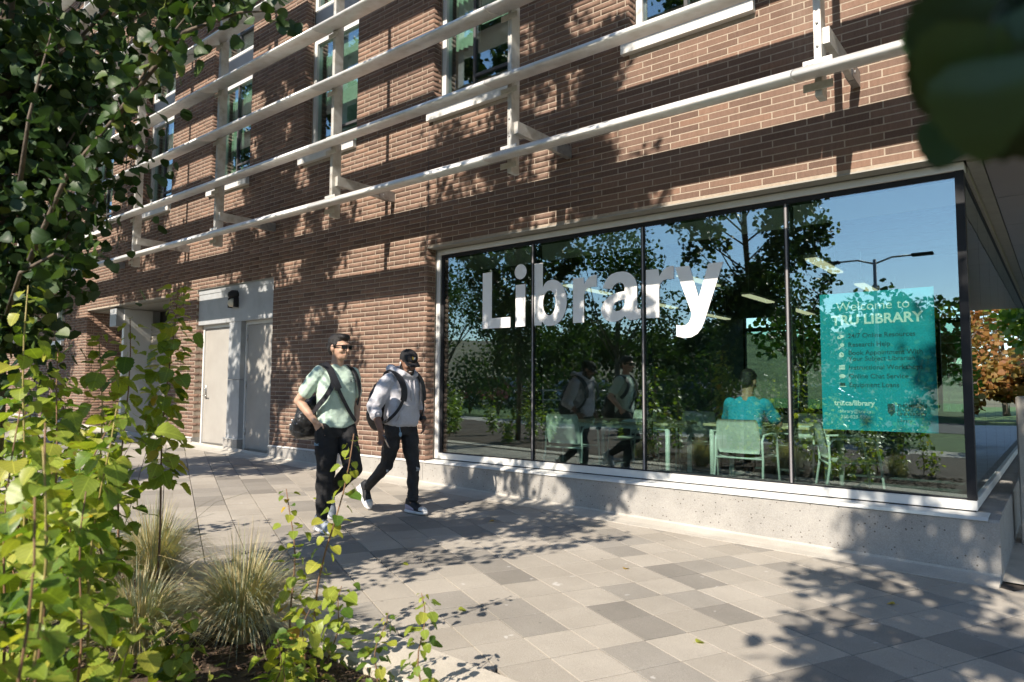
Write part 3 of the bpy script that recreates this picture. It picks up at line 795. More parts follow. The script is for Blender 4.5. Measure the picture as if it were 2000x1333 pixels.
# ---- doors in the brick recess
hdr = part('door_header', 'grey_panel', bld, lambda mb: (mb.bbox(-12.755, -10.175, 6.335, 6.44, 2.56, 3.225, 0.004), mb.bbox(-12.755, -10.175, 6.325, 6.334, 3.135, 3.225, 0.002)))
part('head_plate', 'lintel_metal', bld, lambda mb: (mb.box(-12.757, -10.172, 6.292, 6.36, 3.228, 3.2345), mb.box(-18.118, -13.912, 6.292, 7.3, 3.192, 3.1995)))
for x0, x1, hz in ((-12.70, -11.66, 'l'), (-11.20, -10.20, 'r')):
    fr = part('door_frame', 'white_metal', bld, lambda mb: (mb.box(x0-0.055, x0-0.002, 6.44, 6.56, gz(x0)-0.05, 2.56), mb.box(x1+0.002, x1+0.026, 6.44, 6.56, gz(x1)-0.05, 2.56), mb.box(x0-.001, x1+.001, 6.44, 6.56, 2.50, 2.559)))
    d = part('door', 'door_paint', bld, lambda mb: (mb.bbox(x0, x1, 6.462, 6.51, gz((x0+x1)/2)+0.035, 2.495, 0.003),))
    part('kick_plate', 'steel', d, lambda mb: mb.box(x0+.004, x1-.004, 6.452, 6.4618, gz((x0+x1)/2)+0.02, gz((x0+x1)/2)+0.075))
    if hz == 'l':
        part('handle', 'steel', d, lambda mb: (mb.bbox(x0+0.07, x0+0.115, 6.440, 6.4618, 1.18, 1.42, 0.004), mb.tube([(x0+0.09, 6.44, 1.235), (x0+0.09, 6.40, 1.235), (x0+0.21, 6.398, 1.232)], 0.010, 8), mb.ellipsoid((x0+.09, 6.432, 1.36), (.018, .012, .018), 10, 6)), True)
    else:
        for hz_ in (0.62, 1.45, 2.27):
            part('hinge', 'steel', d, lambda mb: mb.tube([(x0+0.0, 6.452, hz_-.055), (x0+0.0, 6.452, hz_+.055)], 0.011, 8), True)
pil = part('door_pilaster', 'grey_panel', bld, lambda mb: (mb.bbox(-11.635, -11.235, 6.345, 6.545, 1.532, 2.558, 0.004), mb.bbox(-11.635, -11.235, 6.345, 6.545, 0.50, 1.526, 0.004)))
part('pilaster_foot', 'concrete_base', bld, lambda mb: mb.bbox(-11.70, -11.225, 6.325, 6.56, 0.1, 0.485, 0.006))
part('pilaster_cap', 'white_metal', bld, lambda mb: mb.box(-11.70, -11.225, 6.318, 6.56, 0.4852, 0.4995))
for x0, x1 in ((-12.755, -11.702), (-11.223, -10.175)):
    boxpart('threshold', 'concrete_plain', bld, x0, x1, 6.28, 6.60, 0.0, gz(x0)+0.012)
boxpart('recess_back', 'room_dark', bld, -12.76, -10.17, 6.60, 6.66, 0.0, 3.3)
# service bay with a roller door
boxpart('bay_side', 'mortar', bld, -18.20, -18.1225, 6.46, 7.35, 0.2, 3.2)
boxpart('bay_side', 'mortar', bld, -13.9075, -13.83, 6.46, 7.35, 0.2, 3.2)
boxpart('bay_ceiling', 'lintel_metal', bld, -18.12, -13.905, 6.465, 7.35, 3.16, 3.190)
boxpart('bay_back', 'room_dark', bld, -18.2, -13.83, 7.36, 7.45, 0.2, 3.3)
boxpart('bay_floor', 'concrete_plain', bld, -18.12, -13.905, 6.29, 7.35, 0.0, gz(-13.9)+0.03)
rol = part('roller_door', 'roller_slat', bld, lambda mb: mb.box(-16.5, -13.99, 7.10, 7.12, 0.4, 2.85))
for i in range(31):
    z_ = 0.40+i*0.078
    part('slat', 'roller_slat', rol, lambda mb: mb.prism([(7.10, z_+.003), (7.085, z_+.02), (7.085, z_+.055), (7.10, z_+.075)], 'x', -16.5, -13.99))
boxpart('roller_rail', 'white_metal', bld, -13.985, -13.915, 6.95, 7.12, 0.36, 3.15)
boxpart('roller_rail', 'white_metal', bld, -16.62, -16.51, 6.50, 7.12, 0.36, 3.15)
boxpart('bay_beam', 'grey_panel', bld, -16.9, -16.55, 6.34, 7.3, 2.75, 3.15)
sd = part('door', 'door_paint', bld, lambda mb: mb.bbox(-18.0, -16.95, 7.05, 7.10, 0.45, 2.6, .003))
part('handle', 'steel', sd, lambda mb: mb.tube([(-17.1, 7.05, 1.45), (-17.1, 7.01, 1.45), (-17.22, 7.01, 1.45)], 0.011, 8), True)
boxpart('bay_panel', 'grey_panel', bld, -18.0, -16.95, 7.06, 7.1, 2.62, 3.15)
# small fittings on the brick pier
rd = part('card_reader', 'black_metal', None, lambda mb: mb.bbox(-13.09, -13.01, 6.268, 6.302, 1.37, 1.52, .006))
tag(rd, 'small black card reader on the brick pier beside the double doors', 'card reader')
tp = part('hose_tap', 'steel', None, lambda mb: (mb.tube([(-13.5, 6.30, 0.99), (-13.5, 6.23, 0.99), (-13.5, 6.205, 0.93)], .014, 8), mb.tube([(-13.5, 6.24, .99), (-13.5, 6.24, 1.03)], .008, 6), mb.tube([(-13.535, 6.24, 1.035), (-13.465, 6.24, 1.035)], .012, 6)), True)
tag(tp, 'metal garden tap low on the brick pier by the roller door', 'tap')
wl_ = empty('wall_lamp', (-11.43, 6.33, 2.80)); tag(wl_, 'black and cream wall lamp on the grey panel above the doors', 'lamp')
def shell(mb, z0, z1, r, x=-11.43):
    pts = []
    for zz, rr in ((z0, r*0.80), (z0+(z1-z0)*.35, r), (z0+(z1-z0)*.7, r*.92), (z1, r*.55)):
        pts.append([(x+rr*math.cos(R(180+180*i/14)), 6.334+rr*1.25*math.sin(R(180+180*i/14)), zz) for i in range(15)])
    n_ = 15; vv = [p for q in pts for p in q]
    ff = [(i*n_+j, i*n_+j+1, (i+1)*n_+j+1, (i+1)*n_+j) for i in range(3) for j in range(n_-1)]
    ff += [tuple(range(n_-1, -1, -1)), tuple(3*n_+j for j in range(n_))]+[(i*n_, (i+1)*n_, (i+1)*n_+14, i*n_+14) for i in range(3)]
    mb.add(vv, ff)
part('hood', 'black_metal', wl_, lambda mb: (shell(mb, 2.975, 3.115, .115), mb.bbox(-11.545, -11.52, 6.25, 6.334, 2.81, 2.98, .004), mb.bbox(-11.34, -11.315, 6.24, 6.334, 2.81, 2.98, .004)), True)
surf('cream_lens', (0.60, 0.56, 0.44), 0.4, var=0.03)
part('lens', 'cream_lens', wl_, lambda mb: shell(mb, 2.825, 2.972, .112), True)

# ---- upper windows
def upper_window(x0, x1, z0, z1, sill=True, tier=0):
    if sill:
        si = (x0-0.07, x1, 6.235, 6.50, z0-0.12, z0-0.001)
    w = part('window', 'white_metal', bld, lambda mb: (
        mb.box(x0, x0+0.075, GY, 6.58, z0, z1), mb.box(x1-0.06, x1, GY, 6.58, z0, z1),
        mb.box(x0+.0751, x1-.0601, GY+.004, 6.58, z1-0.06, z1), mb.box(x0+.0751, x1-.0601, GY+.004, 6.58, z0, z0+0.05)))
    xm = x0+0.42*(x1-x0)
    boxpart('mullion', 'dark_grey', w, xm-0.02, xm+0.02, GY+0.02, 6.57, z0+.051, z1-.061)
    zt = z0+0.42
    boxpart('transom', 'dark_grey', w, xm+.021, x1-.061, GY+0.022, 6.57, zt-0.02, zt+0.02)
    boxpart('pane', 'window_glass', w, x0+.0755, xm-.0205, 6.512, 6.522, z0+.0505, z1-.0605)
    boxpart('pane', 'window_glass', w, xm+.0205, x1-.0605, 6.512, 6.522, zt+.0205, z1-.0605)
    boxpart('pane', 'window_glass', w, xm+.0205, x1-.0605, 6.512, 6.522, z0+.0505, zt-.0205)
    if sill: boxpart('sill', 'white_metal', w, *si, bev=0.003)
    r_ = random.Random(int(x0*100)+tier*17)
    h1 = z0+0.05+(z1-z0)*r_.choice([0.05, 0.05, 0.3, 0.45]); h2 = z0+.05+(z1-z0)*r_.choice([0.25, 0.05, 0.55, 0.4])
    boxpart('blind', 'blind', w, xm+.03, x1-.08, 6.60, 6.606, h2, z1-0.08)
    # gathered curtain at one side
    mbc = MB(); pts = []
    for i in range(22):
        xx_ = x0+0.10+(0.36)*i/21*(x1-x0)*0.9; pts.append((xx_, 6.63+0.022*math.sin(i*1.5)))
    vv = [(a, b, h1) for a, b in pts]+[(a, b, z1-.08) for a, b in pts]
    mbc.add(vv, [(i, i+1, 22+i+1, 22+i) for i in range(21)]); mbc.add([(a, b+.012, c) for a, b, c in vv], [(i, 22+i, 22+i+1, i+1) for i in range(21)])
    mbc.build('curtain', 'curtain', w, True)
    return w
for s_ in WS:
    x0, x1 = s_+0.07, s_+1.42
    upper_window(x0, x1, 5.095, 7.10, True, 0)
    boxpart('spandrel', 'grey_panel', bld, x0, x1, GY+.01, 6.56, 7.1005, 7.62)
    upper_window(x0, x1, 7.6205, 10.34, False, 1)
    upper_window(x0, x1, 11.68, 13.69, True, 2)
for x0, x1 in ((-20.68, -19.56), (-24.2, -23.05)):
    upper_window(x0, x1, 2.54, 4.44, True, 3)
# inner shell: floors, back wall, roof, ends
part('roof', 'dark_grey', bld, lambda mb: mb.box(XL, XR, 6.2, 20.0, ZTOP+0.001, ZTOP+0.35))
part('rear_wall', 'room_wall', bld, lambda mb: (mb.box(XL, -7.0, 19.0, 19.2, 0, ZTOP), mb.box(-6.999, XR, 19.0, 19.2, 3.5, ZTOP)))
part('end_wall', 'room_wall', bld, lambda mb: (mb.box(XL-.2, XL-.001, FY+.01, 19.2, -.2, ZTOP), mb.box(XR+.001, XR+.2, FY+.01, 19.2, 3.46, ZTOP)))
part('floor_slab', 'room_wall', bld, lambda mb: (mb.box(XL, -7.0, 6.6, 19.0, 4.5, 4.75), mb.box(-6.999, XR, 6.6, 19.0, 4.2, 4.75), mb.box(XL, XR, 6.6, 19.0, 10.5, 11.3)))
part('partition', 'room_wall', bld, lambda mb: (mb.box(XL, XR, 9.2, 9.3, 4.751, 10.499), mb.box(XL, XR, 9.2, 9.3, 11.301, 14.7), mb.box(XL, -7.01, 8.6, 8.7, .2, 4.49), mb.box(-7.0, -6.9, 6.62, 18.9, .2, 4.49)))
for s_ in WS:
    boxpart('room_divider', 'room_wall', bld, s_-0.85, s_-0.75, 6.62, 9.199, 4.752, 10.498)

# ------------------------------------------------------------------ sun screen in front of the upper floors
scr = empty('sun_screen', (-6.5, 5.30, 3.6))
tag(scr, 'silver louvre sun screen on posts along the brick facade', 'sun screen')
so = wloc(scr)
POSTS = [-1.33-WPITCH*k for k in range(-2, 9)]
ROWS = [3.745+0.782*k for k in range(13)]
# aerofoil blade: nose low and in front, tail high and behind
def blade_profile():
    c = 0.335; ang = math.atan2(0.38, 1.0); out = []
    n_ = 9
    up_, lo_ = [], []
    for i in range(n_+1):
        t_ = i/n_; x = c*(t_**1.6)
        th = 0.068*math.sqrt(max(0, t_**1.6))*math.sqrt(max(0, 1-0.86*t_**1.6))*2.1*0.62+0.002
        up_.append((x, th)); lo_.append((x, -th*1.0))
    pts = lo_[::-1]+up_[1:]
    res = []
    for x, z_ in pts:
        x -= c*0.47
        res.append((x*math.cos(ang)-z_*math.sin(ang), x*math.sin(ang)+z_*math.cos(ang)))
    return res
bp_ = blade_profile()
mb = MB(); mb.prism([(y, z_) for y, z_ in bp_], 'x', 0.004, WPITCH-0.004)
blade_me = mb.mesh('blade', 'louver_metal')
import bmesh as _b
bm = bmesh.new(); bm.from_mesh(blade_me); bmesh.ops.recalc_face_normals(bm, faces=bm.faces[:]); bm.to_mesh(blade_me); bm.free()
for p in blade_me.polygons: p.use_smooth = len(p.vertices) == 4
mb = MB(); mb.bbox(-0.105, 0.105, -0.006, 0.006, -0.030, 0.030, 0.002)
for sx in (-0.075, -0.035, 0.035, 0.075): mb.tube([(sx, -0.010, 0.004), (sx, 0.0, 0.004)], 0.008, 6)
plate_me = mb.mesh('clamp_plate', 'post_metal')
for k, zz in enumerate(ROWS):
    for i, xp in enumerate(POSTS[1:]):
        o = link('blade', blade_me, scr); o.location = Vector((xp-0.12, 5.165, zz))-so
    for xp in POSTS:
        for dz in (0.105, -0.075):
            o = link('clamp_plate', plate_me, scr); o.location = Vector((xp, 5.272, zz+dz))-so
for xp in POSTS:
    pst = part('post', 'post_metal', scr, lambda mb: (mb.box(xp-0.026, xp+0.026, 5.285, 5.415, 3.60, 14.1), mb.box(xp-0.022, xp-0.010, 5.2795, 5.2848, 3.605, 14.05), mb.box(xp+0.010, xp+0.022, 5.2795, 5.2848, 3.605, 14.05)))
    part('bolt', 'galvanised', pst, lambda mb: [mb.ellipsoid((xp, 5.281, zz_), (.011, .009, .011), 8, 5) for zz_ in (3.98, 4.16)], True)
    for za in (4.07, 4.07+0.782*5, 4.07+0.782*10):
        arm = part('bracket_arm', 'post_metal', scr, lambda mb: (mb.box(xp+0.0265, xp+0.075, 5.33, 6.12, za-0.062, za+0.062), mb.box(xp-.0262, xp+.0262, 5.4155, 5.50, za-0.058, za+0.058)))
        part('wall_shoe', 'galvanised', arm, lambda mb: (mb.box(xp+0.020, xp+0.0262, 6.02, 6.30, za-0.068, za+0.068), mb.box(xp+0.0752, xp+0.0815, 6.02, 6.30, za-0.068, za+0.068), mb.box(xp+.0263, xp+.0751, 6.125, 6.299, za-.066, za-.060), mb.tube([(xp+.012, 6.10, za-.01), (xp+.09, 6.10, za-.01)], .014, 8)))

# ------------------------------------------------------------------ reading room behind the glass
FL = 0.29
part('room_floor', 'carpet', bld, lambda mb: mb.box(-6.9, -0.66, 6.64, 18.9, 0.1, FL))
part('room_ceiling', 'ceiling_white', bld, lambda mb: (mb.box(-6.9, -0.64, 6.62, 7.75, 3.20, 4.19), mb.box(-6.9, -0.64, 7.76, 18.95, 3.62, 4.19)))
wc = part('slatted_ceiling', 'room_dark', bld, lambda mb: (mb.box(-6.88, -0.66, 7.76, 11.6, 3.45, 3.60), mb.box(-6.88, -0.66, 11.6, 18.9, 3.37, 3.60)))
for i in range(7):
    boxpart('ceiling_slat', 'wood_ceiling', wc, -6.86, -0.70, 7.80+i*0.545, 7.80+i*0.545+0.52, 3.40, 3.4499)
boxpart('window_bench', 'concrete_plain', bld, -6.88, -0.66, 6.605, 6.64, 0.1, 0.50)
0 and part('room_column', 'furniture_white', bld, lambda mb: (mb.tube([(-1.15, 7.4, FL), (-1.15, 7.4, 3.2)], 0.22, 24),), True)
# far glazing of the room
fw_ = part('rear_window', 'black_metal', bld, lambda mb: [mb.box(-6.9+1.55*i-.04, -6.9+1.55*i+.04, 18.92, 19.05, FL, 3.5) for i in range(5)]+[mb.box(-6.9, -0.6, 18.93, 19.04, 3.0, 3.1), mb.box(-6.9, -0.6, 18.93, 19.04, FL, 0.9)])
for i in range(4):
    boxpart('pane', 'window_glass', fw_, -6.85+1.55*i, -5.40+1.55*i, 18.98, 18.99, 0.9, 3.0)
for i, (x, y) in enumerate(((-2.2, 8.2), (-3.9, 8.4), (-5.6, 8.2), (-2.2, 10.6), (-3.9, 10.8), (-5.6, 10.6), (-2.2, 13.2), (-3.9, 13.2), (-5.6, 13.2))):
    l_ = empty('pendant_light', (x, y, 2.85))
    tag(l_, 'slim linear pendant light hanging in the reading room', 'light', 'pendant lights of the reading room')
    part('housing', 'furniture_white', l_, lambda mb: (mb.box(x-.08, x+.08, y, y+1.25, 2.925, 2.96),))
    part('tube', 'lamp_tube', l_, lambda mb: (mb.box(x-.065, x+.065, y+.02, y+1.23, 2.905, 2.9248),))
    part('wire', 'steel', l_, lambda mb: [mb.tube([(x, y+q, 2.96), (x, y+q, 3.40)], .003, 5) for q in (.15, 1.1)])
spk = part('sprinkler', 'steel', None, lambda mb: (mb.tube([(-2.62, 7.2, 3.2), (-2.62, 7.2, 3.15)], .012, 8), mb.tube([(-2.62, 7.2, 3.165), (-2.62, 7.2, 3.16)], .04, 12)), True)
tag(spk, 'small sprinkler head under the pale ceiling behind the glass', 'sprinkler')

def table(x0, x1, y0, y1, label):
    t_ = empty('table', ((x0+x1)/2, (y0+y1)/2, FL)); tag(t_, label, 'table', 'reading tables by the window')
    boxpart('table_top', 'table_wood', t_, x0, x1, y0, y1, 0.985, 1.015, bev=0.006)
    for x in (x0+.08, x1-.08):
        for y in (y0+.08, y1-.08):
            part('leg', 'furniture_white', t_, lambda mb: mb.tube([(x, y, FL), (x, y, .985)], .028, 14), True)
    part('apron_rail', 'furniture_white', t_, lambda mb: (mb.box(x0+.06, x1-.06, y0+.06, y0+.085, .93, .984), mb.box(x0+.06, x1-.06, y1-.085, y1-.06, .93, .984)))
table(-4.88, -3.50, 7.25, 8.0, 'pale wood table under the first letters of the window sign')
table(-3.25, -1.85, 7.55, 8.3, 'pale wood table at which the man in the teal shirt sits')
table(-3.9, -2.5, 10.2, 10.95, 'pale wood table farther back in the reading room')

def make_chair():
    c = empty('chair', (0, 0, 0))
    def frame(mb, s):
        mb.tube([(s*.255, -.30, 0), (s*.245, -.235, .42), (s*.24, -.24, .60), (s*.245, -.20, .655), (s*.25, .0, .665), (s*.252, .13, .655), (s*.252, .17, .62), (s*.25, .20, .43), (s*.262, .24, 0)], .0125, 8)
    for s in (-1, 1):
        part('side_frame', 'furniture_white', c, lambda mb: frame(mb, s), True, True)
    part('cross_bar', 'furniture_white', c, lambda mb: (mb.tube([(-.245, -.235, .42), (.245, -.235, .42)], .011, 8), mb.tube([(-.25, .2, .425), (.25, .2, .425)], .011, 8)), True, True)
    def panel(mb, rows, t_):
        n_ = 13; vv = []
        for off in (0, 1):
            for (y, z_, w, bow) in rows:
                for i in range(n_):
                    u = -1+2*i/(n_-1)
                    vv.append((u*w, y-bow*(1-u*u)+(t_ if off and abs(rows[0][0]-rows[-1][0]) < .2 else 0), z_+(0 if abs(rows[0][0]-rows[-1][0]) < .2 else (-.02*(1-u*u)-(t_ if off else 0)))))
        r_ = len(rows); q = n_*r_
        ff = [(a*n_+i, a*n_+i+1, (a+1)*n_+i+1, (a+1)*n_+i) for a in range(r_-1) for i in range(n_-1)]
        ff += [(q+a*n_+i, q+(a+1)*n_+i, q+(a+1)*n_+i+1, q+a*n_+i+1) for a in range(r_-1) for i in range(n_-1)]
        rim = [i for i in range(n_)]+[a*n_+n_-1 for a in range(1, r_)]+[(r_-1)*n_+i for i in range(n_-2, -1, -1)]+[a*n_ for a in range(r_-2, 0, -1)]
        ff += [(rim[k], rim[(k+1) % len(rim)], q+rim[(k+1) % len(rim)], q+rim[k]) for k in range(len(rim))]
        mb.add(vv, ff)
    part('backrest', 'chair_plastic', c, lambda mb: panel(mb, [(-.225, .47, .205, .03), (-.235, .52, .222, .035), (-.262, .66, .225, .04), (-.285, .78, .215, .04), (-.292, .815, .195, .04)], .008), True, True)
    part('seat', 'chair_plastic', c, lambda mb: panel(mb, [(-.22, .445, .21, 0), (-.1, .44, .225, 0), (.1, .44, .228, 0), (.22, .445, .22, 0), (.26, .432, .20, 0)], .009), True, True)
    return c
def copy_tree(o, parent=None):
    c = o.copy(); COL.objects.link(c); c.parent = parent
    for ch in list(o.children): copy_tree(ch, c)
    return c
proto = make_chair()
spots = [((-2.60, 7.17), 0, 'pale plastic armchair that the man in the teal shirt sits on'),
         ((-4.66, 6.98), 6, 'empty pale plastic armchair under the first letters of the window sign'),
         ((-3.75, 8.55), 200, 'pale armchair beyond the table under the window sign'),
         ((-1.62, 7.25), -65, 'pale armchair behind the blue welcome poster'),
         ((-2.55, 8.85), 172, 'pale armchair across the table from the man in teal'),
         ((-4.75, 8.6), 165, 'pale armchair at the far corner of the table near the brick jamb')]
for i, ((x, y), a_, lab) in enumerate(spots):
    o = proto if i == 0 else copy_tree(proto)
    o.location = (x, y, FL); o.rotation_euler = (0, 0, R(a_))
    tag(o, lab, 'chair', 'armchairs of the reading room')
# papers and a book on the tables
pp = part('paper_sheets', 'paper', None, lambda mb: (mb.box(-2.32, -2.02, 7.58, 7.80, 1.0155, 1.0215), mb.box(-1.98, -1.86, 7.6, 7.75, 1.0155, 1.019)))
tag(pp, 'white paper sheets lying on the table by the man in teal', 'paper')
surf('highlighter', (0.55, 0.75, 0.05), 0.4, var=.02)
hp = part('highlighter_pen', 'highlighter', None, lambda mb: mb.tube([(-2.0, 7.86, 1.024), (-1.87, 7.9, 1.024)], .009, 8), True)
tag(hp, 'yellow green highlighter pen on the table by the papers', 'pen')
bk = part('open_book', 'paper', None, lambda mb: mb.prism([(-4.18, 1.0155), (-3.82, 1.0155), (-3.84, 1.032), (-3.93, 1.045), (-4.0, 1.028), (-4.07, 1.045), (-4.16, 1.032)], 'y', 7.32, 7.56))
tag(bk, 'open book lying on the table under the window sign', 'book')

# ------------------------------------------------------------------ welcome poster behind the glass
surf('poster_teal', (0.0, 0.33, 0.42), 0.55, var=0.03)
surf('poster_pale', (0.75, 0.84, 0.82), 0.6, var=0.01)
surf('poster_ink', (0.012, 0.07, 0.085), 0.6, var=0.01)
post_ = empty('welcome_poster', (-1.68, 6.526, 1.062)); tag(post_, 'teal welcome poster with library services list inside the corner window', 'poster')
part('poster_sheet', 'poster_teal', post_, lambda mb: mb.box(0, .885, 0, .002, 0, 1.205), local=True)
def text_part(txt, x, z, size, mat, bold=0.0, align='LEFT', wide=1.0):
    cu = bpy.data.curves.new('t', 'FONT'); cu.body = txt; cu.size = size; cu.align_x = align; cu.offset = bold; cu.extrude = 0.0004
    cu.space_character = 1.0
    t = bpy.data.objects.new('tmp', cu); COL.objects.link(t)
    dg = bpy.context.evaluated_depsgraph_get(); dg.update()
    me = bpy.data.meshes.new_from_object(t.evaluated_get(dg))
    bpy.data.objects.remove(t); bpy.data.curves.remove(cu)
    me.transform(Matrix(((wide, 0, 0, 0), (0, 0, -1, 0), (0, 1, 0, 0), (0, 0, 0, 1))))
    me.name = 'lettering'; me.materials.clear(); me.materials.append(MATS[mat])
    o = link('lettering', me, post_); o.location = (x, -0.0012, z); return o
text_part('Welcome to', .135, 1.045, .112, 'poster_pale', -0.0006)
text_part('TRU LIBRARY', .095, .925, .118, 'poster_pale', 0.0032)
lines = ['24/7 Online Resources', 'Research Help', 'Book Appointment With', 'Your Subject Librarian', 'Instructional Workshops', 'Online Chat Service', 'Equipment Loans']
for tx, z_ in zip(lines, (.805, .727, .655, .603, .527, .450, .375)):
    text_part(tx, .225, z_, .056, 'poster_ink', 0.0004)
text_part('tru.ca/library', .100, .215, .062, 'poster_pale', 0.0018)
text_part('library@tru.ca', .145, .150, .042, 'poster_pale', -0.0002)
text_part('250-828-5306', .150, .102, .042, 'poster_pale', -0.0002)
text_part('THOMPSON', .590, .205, .040, 'poster_ink', 0.001)
text_part('RIVERS', .590, .170, .040, 'poster_ink', 0.0003)
text_part('UNIVERSITY', .590, .135, .040, 'poster_ink', 0.001)
text_part('Library', .590, .083, .038, 'poster_ink', 0.0)
def icon(polys, mat='poster_pale'):
    t = flat_shape('icon', polys, 0, 0, 0, .0008, mat, post_); t.location = (0, -0.0012, 0); return t
icon([[(.52, .235), (.575, .235), (.575, .165), (.548, .130), (.52, .165)]], 'poster_ink')
icon([[(.60, .123), (.78, .123), (.78, .1255), (.60, .1255)]], 'poster_ink')
icon([arc(.172, .820, .022, .014, 0, 350, 14), [(.14, .80), (.165, .80), (.165, .83), (.14, .822)]])
icon([arc(.178, .745, .017, .017, 0, 350, 16), [(.145, .712), (.152, .706), (.170, .728), (.164, .734)]])
icon([arc(.170, .658, .022, .022, 0, 350, 18)]); icon([[(.168, .655), (.186, .655), (.186, .659), (.172, .659), (.172, .674), (.168, .674)]], 'poster_ink').location = (0, -.002, 0)
icon([[(.148, .528), (.196, .528), (.196, .548), (.148, .548)], [(.148, .553), (.196, .553), (.196, .566), (.148, .566)]])
icon([arc(.172, .470, .025, .018, 0, 350, 18), [(.152, .462), (.158, .446), (.168, .455)]])
icon([[(.150, .385), (.194, .385), (.194, .412), (.150, .412)]], 'poster_ink'); icon([[(.143, .376), (.201, .376), (.201, .383), (.143, .383)]])

# ------------------------------------------------------------------ passage: pillar, planter and what lies beyond
pl_ = part('concrete_pillar', 'concrete_plain', None, lambda mb: mb.bbox(-0.345, 0.05, 7.92, 8.20, -0.05, 1.36, .012))
tag(pl_, 'pale concrete pillar standing beside the glazed side of the passage', 'pillar')

# ------------------------------------------------------------------ people
def skin_mat(name, c):
    m, nt, out = _new(name)
    b = nd(nt, 'ShaderNodeBsdfPrincipled', Roughness=0.5); b.inputs['Subsurface Weight'].default_value = 0.08
    b.inputs['Subsurface Radius'].default_value = (0.02, 0.008, 0.004)
    mp = coords(nt, 20.0); nz = nd(nt, 'ShaderNodeTexNoise', Scale=1.0, Detail=3.0); nt.links.new(mp.outputs[0], nz.inputs['Vector'])
    col = ramp(nt, nz.outputs['Fac'], [(.3, tuple(x*.9 for x in c)), (.7, tuple(x*1.1 for x in c))])
    nt.links.new(col, b.inputs['Base Color']); nt.links.new(b.outputs[0], out.inputs[0])
skin_mat('skin_light', (0.50, 0.31, 0.22)); skin_mat('skin_dark', (0.24, 0.13, 0.088)); skin_mat('skin_tan', (0.36, 0.21, 0.14))
surf('mint_cloth', (0.50, 0.64, 0.545), 0.9, var=0.08, scale=60, bump=0.2, bump_scale=400, sheen=0.2)
surf('grey_fleece', (0.52, 0.52, 0.57), 0.95, var=0.10, scale=90, bump=0.3, bump_scale=350, sheen=0.3)
surf('teal_cloth', (0.02, 0.32, 0.45), 0.9, var=0.08, scale=60, bump=0.2, bump_scale=300)
surf('black_cloth', (0.012, 0.012, 0.014), 0.85, var=0.25, scale=40, bump=0.25, bump_scale=300)
surf('black_denim', (0.016, 0.016, 0.019), 0.7, var=0.5, scale=14, bump=0.3, bump_scale=400)
surf('black_nylon', (0.014, 0.015, 0.02), 0.6, var=0.2, scale=20, bump=0.2, bump_scale=200)
surf('black_leather', (0.018, 0.018, 0.020), 0.32, var=0.25, scale=20, bump=0.5, bump_scale=60)
surf('hair_black', (0.012, 0.010, 0.010), 0.5, var=0.3, scale=90, bump=0.8, bump_scale=160)
surf('lens_black', (0.01, 0.01, 0.012), 0.08, var=0.1)
surf('shoe_grey', (0.30, 0.34, 0.40), 0.7, var=0.12, scale=40, bump=.2, bump_scale=200)
surf('shoe_white', (0.68, 0.68, 0.68), 0.5, var=0.04)
surf('shoe_lilac', (0.46, 0.40, 0.52), 0.5, var=0.05)
surf('shoe_navy', (0.03, 0.05, 0.10), 0.8, var=0.1)
surf('red_rubber', (0.55, 0.06, 0.04), 0.6, var=0.05)
surf('phone_navy', (0.03, 0.045, 0.09), 0.25, var=0.05)
surf('eye_white', (0.7, 0.7, 0.68), 0.3, var=0.02)
surf('print_white', (0.75, 0.75, 0.75), 0.7, var=0.02); surf('print_gold', (0.6, 0.42, 0.06), 0.6, var=0.02); surf('print_blue', (0.25, 0.38, 0.5), 0.7, var=0.02)

def loft(mb, rings, n=20):
    """rings: (centre, rx, ry, yaw) horizontal-ish ellipses"""
    vv = []
    for c, rx, ry in rings:
        for j in range(n):
            a = 2*math.pi*j/n
            # slightly squared ellipse, as a torso is
            ca, sa = math.cos(a), math.sin(a)
            k = 1.0/((abs(ca)**2.5+abs(sa)**2.5)**(1/2.5))
            vv.append((c[0]+rx*ca*k, c[1]+ry*sa*k, c[2]))
    r_ = len(rings)
    ff = [(i*n+j, i*n+(j+1) % n, (i+1)*n+(j+1) % n, (i+1)*n+j) for i in range(r_-1) for j in range(n)]
    ff += [tuple(range(n-1, -1, -1)), tuple((r_-1)*n+j for j in range(n))]
    mb.add(vv, ff)
def limb(mb, pts, rad, n=12):
    """a chain with rounded joints"""
    P = [Vector(p) for p in pts]; out = []; rr = []
    for i in range(len(P)-1):
        for t_ in ((0, .25, .5, .75) if i < len(P)-2 else (0, .25, .5, .75, 1)):
            out.append(P[i].lerp(P[i+1], t_)); rr.append(rad[i]+(rad[i+1]-rad[i])*t_)
    mb.tube(out, rr, n)
    for p, r_ in zip(P, rad): mb.ellipsoid(p, (r_, r_, r_), 12, 8)
def head_rot(yaw, pitch, roll=0):
    return (Matrix.Rotation(yaw, 3, 'Z') @ Matrix.Rotation(pitch, 3, 'Y') @ Matrix.Rotation(roll, 3, 'X'))
